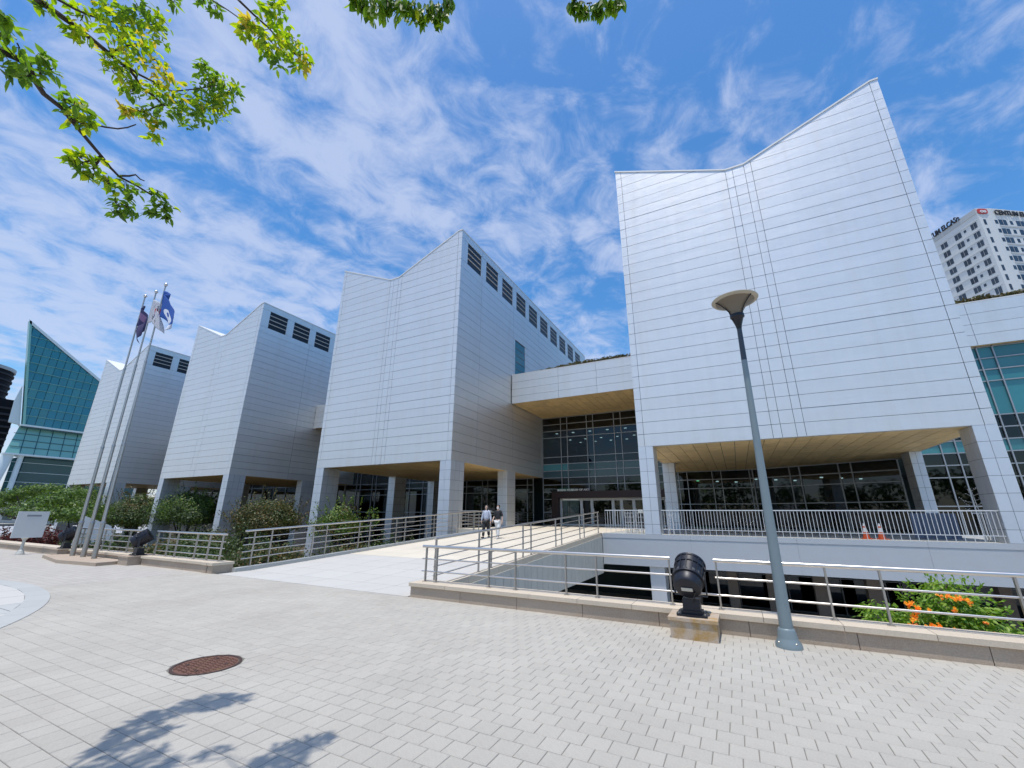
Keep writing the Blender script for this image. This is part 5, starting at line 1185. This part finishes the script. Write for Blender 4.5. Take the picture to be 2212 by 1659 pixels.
for i, (r, pts) in enumerate(LIMBS):
    pts = [Vector(p) for p in pts]
    if i in starts:
        s = Vector(starts[i]); pts = [s, s.lerp(pts[0], .5) + Vector((0, 0, .25))] + pts
    # resample with a little irregularity
    q = []
    for a, b in zip(pts, pts[1:]):
        for s in (0, .5): q.append(a.lerp(b, s) + (rv(rs) * .012 if q else Vector((0, 0, 0))))
    q.append(pts[-1]); n = len(q)
    k = MB(); k.path(q, [r * .42 * (1 - .85 * j / (n - 1)) + .0025 for j in range(n)], 7); o = k.link('branch', 'bark', ot); smooth_by_angle(o)
lf = [MB(), MB(), MB()]; tw = MB()
for c, r, tone in TUFTS:
    c = Vector(c); hang = c.x > -2.2
    n = int(20 + 2500 * r * r)
    L = .078
    if (c - EYE).length < 4.35 and not hang: L = .066
    for s in range(3):   # twigs
        a = c + rv(rs) * r * .8; b = c + rv(rs) * r * .9; tw.path([a, (a + b) / 2 + rv(rs) * .02, b], [.004, .003, .0015], 4)
    for _ in range(n):
        p = c + rv(rs) * r; t3 = rs.random(); mi = tone if t3 < .62 else (max(0, tone - 1) if t3 < .85 else min(2, tone + (1 if rs.random() < .4 else 0)))
        d = Vector((rs.uniform(-1, 1), rs.uniform(-1, 1), rs.uniform(-1.1, .25))); nn = Vector((rs.uniform(-.7, .7), rs.uniform(-.7, .7), 1))
        if hang: d = Vector((rs.uniform(-.4, .4), rs.uniform(-.4, .4), -1)); nn = rv(rs)
        add_leaf(lf[mi], p, d, nn, L * rs.uniform(.55, 1.15), W=rs.uniform(.7, 1.0))
tw.link('twigs', 'bark', ot, kind='stuff')
for k, m_, nm in zip(lf, ('leaf_green', 'leaf_lime', 'leaf_yellow'), ('green_leaves', 'lime_leaves', 'yellow_leaves')): k.link(nm, m_, ot, kind='stuff')
# unseen street trees behind the photographer, massed into a belt to darken the window reflections
k = MB(); rs = random.Random(77)
for i in range(70):
    c = Vector((-75 + i * 2.1 + rs.uniform(-1, 1), -30 + rs.uniform(-3, 3), rs.uniform(3.0, 7.5))); r = rs.uniform(1.8, 3.2)
    for _ in range(190):
        u = rv(rs).normalized(); card(k, c + u * r * rs.uniform(.6, 1), (u + rv(rs) * .6).normalized(), .42)
    if i % 3 == 0: k.path([(c.x, c.y, -.1), (c.x, c.y, c.z)], [.22, .12], 6)
o = k.link('tree_belt', 'shrub_dark', kind='stuff'); o['label'] = 'belt of dark trees behind the photographer, massed to darken the window reflections'

# ================================================================== PEOPLE
def skin_body(name, joints, edges, mat, parent, sub=2, root=0):
    me = bpy.data.meshes.new(name); o3 = ORG[parent.name]
    me.from_pydata([tuple(Vector(p) - o3) for p, r in joints], edges, []); me.materials.append(MATS[mat])
    o = bpy.data.objects.new(name, me); COL.objects.link(o); o.parent = parent
    md = o.modifiers.new('skin', 'SKIN'); md.use_smooth_shade = True
    for v, (p, r) in zip(me.skin_vertices[0].data, joints): v.radius = r if isinstance(r, tuple) else (r, r); v.use_root = False
    me.skin_vertices[0].data[root].use_root = True
    ss = o.modifiers.new('sub', 'SUBSURF'); ss.levels = sub; ss.render_levels = sub
    dg = bpy.context.evaluated_depsgraph_get(); me2 = bpy.data.meshes.new_from_object(o.evaluated_get(dg)); o.modifiers.clear(); o.data = me2
    for p in me2.polygons: p.use_smooth = True
    return o
def person(label, x, y, z, H, head, top, legs, trousers, long_sleeve, hair_long, mask, stride, bag=False, facing=-1, loose=1.0):
    t = thing('person', label, 'person', (x, y, z)); s = H / 1.7
    def P(a, b, c): return (x + a * s, y + facing * b * s, z + c * s)       # b = forward
    J = []; E_ = []
    def j(a, b, c, r): J.append((P(a, b, c), (r[0] * s, r[1] * s) if isinstance(r, tuple) else r * s)); return len(J) - 1
    def e(*ids):
        for a, b in zip(ids, ids[1:]): E_.append((a, b))
    pel = j(0, 0, .93, (.14, .10)); wst = j(0, 0, 1.08, (.12, .09)); ch = j(0, 0, 1.27, (.15, .10)); nk0 = j(0, 0, 1.41, (.08, .065)); nk = j(0, .01, 1.47, .05); h0 = j(0, .02, 1.55, (.070, .08)); h1 = j(0, .015, 1.64, (.074, .088)); h2 = j(0, 0, 1.69, (.05, .06))
    e(pel, wst, ch, nk0, nk, h0, h1, h2)
    arms = []
    for sx, (eb, ef, wb, wf) in ((-1, head['L']), (1, head['R'])):
        sh = j(sx * .17, 0, 1.38, .052); el = j(sx * eb, ef, 1.11, .040); wr_ = j(sx * wb, wf[0], wf[1], .028); pm = j(sx * (wb - .005), wf[0] + .015, wf[1] - .07, (.036, .018)); e(nk0, sh, el, wr_, pm)
        for q, (dx, ln) in enumerate(((-.022, .075), (-.008, .085), (.006, .08), (.02, .065))):
            a = j(sx * (wb - .005), wf[0] + .015 + dx, wf[1] - .07 - ln * .55, .008); b = j(sx * (wb - .014), wf[0] + .02 + dx, wf[1] - .07 - ln, .007); e(pm, a, b)
        th = j(sx * (wb - .03), wf[0] + .045, wf[1] - .085, .009); e(wr_, th); arms.append((sh, el, wr_))
    feet = []
    for sx, f in ((-1, stride), (1, -stride)):
        hp = j(sx * .085, 0, .86, .085); kn = j(sx * .09, f * .55 + .03, .48, .058); an = j(sx * .09, f, .09 + (.03 if f < 0 else 0), .04); to = j(sx * .10, f + .12, .045 + (0 if f > 0 else -.01), (.042, .03)); e(pel, hp, kn, an, to); feet.append((hp, kn, an, to))
    body = skin_body('body', J, E_, 'skin', t)
    def sub_(name, ids, mat, grow, parent=t, extra=None, sub=1):
        mp = {a: i for i, a in enumerate(ids)}; JJ = []
        for a in ids:
            p, r = J[a]; r = r if isinstance(r, tuple) else (r, r); g_ = grow.get(a, grow['*']); JJ.append((p, (r[0] * g_ + .008, r[1] * g_ + .008)))
        EE = [(mp[a], mp[b]) for a, b in E_ if a in mp and b in mp]; return skin_body(name, JJ, EE, mat, parent, sub)
    if long_sleeve: sub_('top', [pel, wst, ch, nk0] + [q for a in arms for q in a], top, {'*': 1.30, nk0: 1.1, pel: 1.34 * loose})
    else: sub_('top', [pel, wst, ch, nk0] + [q for a in arms for q in a[:2]], top, {'*': 1.28, nk0: 1.1, pel: 1.2})
    sub_('trousers', [pel] + [q for a in feet for q in a[:3]], trousers, {'*': 1.35 * loose, feet[0][2]: 1.7, feet[1][2]: 1.7, pel: 1.12})
    for f in feet: k = MB(); a = Vector(J[f[2]][0]); b = Vector(J[f[3]][0]); k.path([a + Vector((0, -facing * .05 * s, -.045 * s)), (a + b) / 2 + Vector((0, 0, -.02 * s)), b + Vector((0, facing * .05 * s, -.005))], [.042 * s, .05 * s, .03 * s], 8); k.link('shoe', legs, t)
    # hair, face
    k = MB(); hc = Vector(P(0, -.012, 1.635)); k.lathe(hc, [(.02, .108 * s), (.06 * s, .095 * s), (.088 * s, .05 * s), (.096 * s, .0), (.094 * s, -.05 * s), (.075 * s, -.09 * s)], 14, cap=True)
    for i, v in enumerate(k.v):   # open the face side
        d = (Vector(v) - hc); fw = d.y * facing
        if fw > .03 * s and d.z < .05 * s: k.v[i] = (v[0], hc.y + facing * (.03 * s), v[2])
    if hair_long:
        for sx in (-1, 1): k.path([P(sx * .07, .01, 1.62), P(sx * .085, .04, 1.48), P(sx * .07, .10, 1.30)], [.03 * s, .032 * s, .012 * s], 8)
        k.path([P(0, -.07, 1.62), P(0, -.10, 1.48), P(0, -.12, 1.32)], [.06 * s, .07 * s, .03 * s], 8)
    o = k.link('hair', 'hair', t, smooth=True)
    if mask:
        k = MB(); m_ = []
        k.add([P(-.062, .055, 1.60), P(.062, .055, 1.60), P(.062, .06, 1.535), P(-.062, .06, 1.535), P(0, .118, 1.605), P(0, .112, 1.53), P(-.035, .10, 1.603), P(.035, .10, 1.603), P(-.033, .098, 1.532), P(.033, .098, 1.532)],
              [(0, 6, 8, 3), (6, 4, 5, 8), (4, 7, 9, 5), (7, 1, 2, 9)]); k.link('face_mask', 'mask_white', t)
    for sx in (-1, 1):
        k = MB(); k.lathe(P(sx * .03, .085, 1.638), [(.002, -.006), (.009, 0), (.002, .006)], 6); k.link('eye', 'hair', t)
        k = MB(); k.lathe(P(sx * .088, 0, 1.61), [(.004, -.022 * s), (.014 * s, 0), (.004, .024 * s)], 6); k.link('ear', 'skin', t)
    k = MB(); k.lathe(P(0, .098, 1.605), [(.004, -.012), (.012, -.006), (.004, .024)], 6); k.link('nose', 'skin', t)
    if bag: k = MB(); bx, by, bz = P(.28, .14, .88); k.box(bx - .06, bx + .06, by - .04, by + .04, bz - .09, bz + .04); tag(k.link('handbag', 'mask_white'), 'small white bag held by the person in the black top', 'bag')
    return t
Z1 = dz(18.3) + .001
person('person in pale lilac top and black trousers walking down the bridge', -10.86, 18.3, Z1, 1.50,
       {'L': (.24, .02, .27, (.06, .88)), 'R': (.25, -.02, .30, (.03, .86))}, 'top_lilac', 'shoe', 'cloth_black', True, True, False, .16, loose=1.1)
person('person in black top, pale trousers and white face mask on the bridge', -10.24, 18.35, Z1, 1.50,
       {'L': (.23, .02, .22, (.20, .95)), 'R': (.24, -.02, .27, (.02, .86))}, 'cloth_black', 'cloth_pale', 'cloth_pale', False, False, True, -.17, loose=1.08)
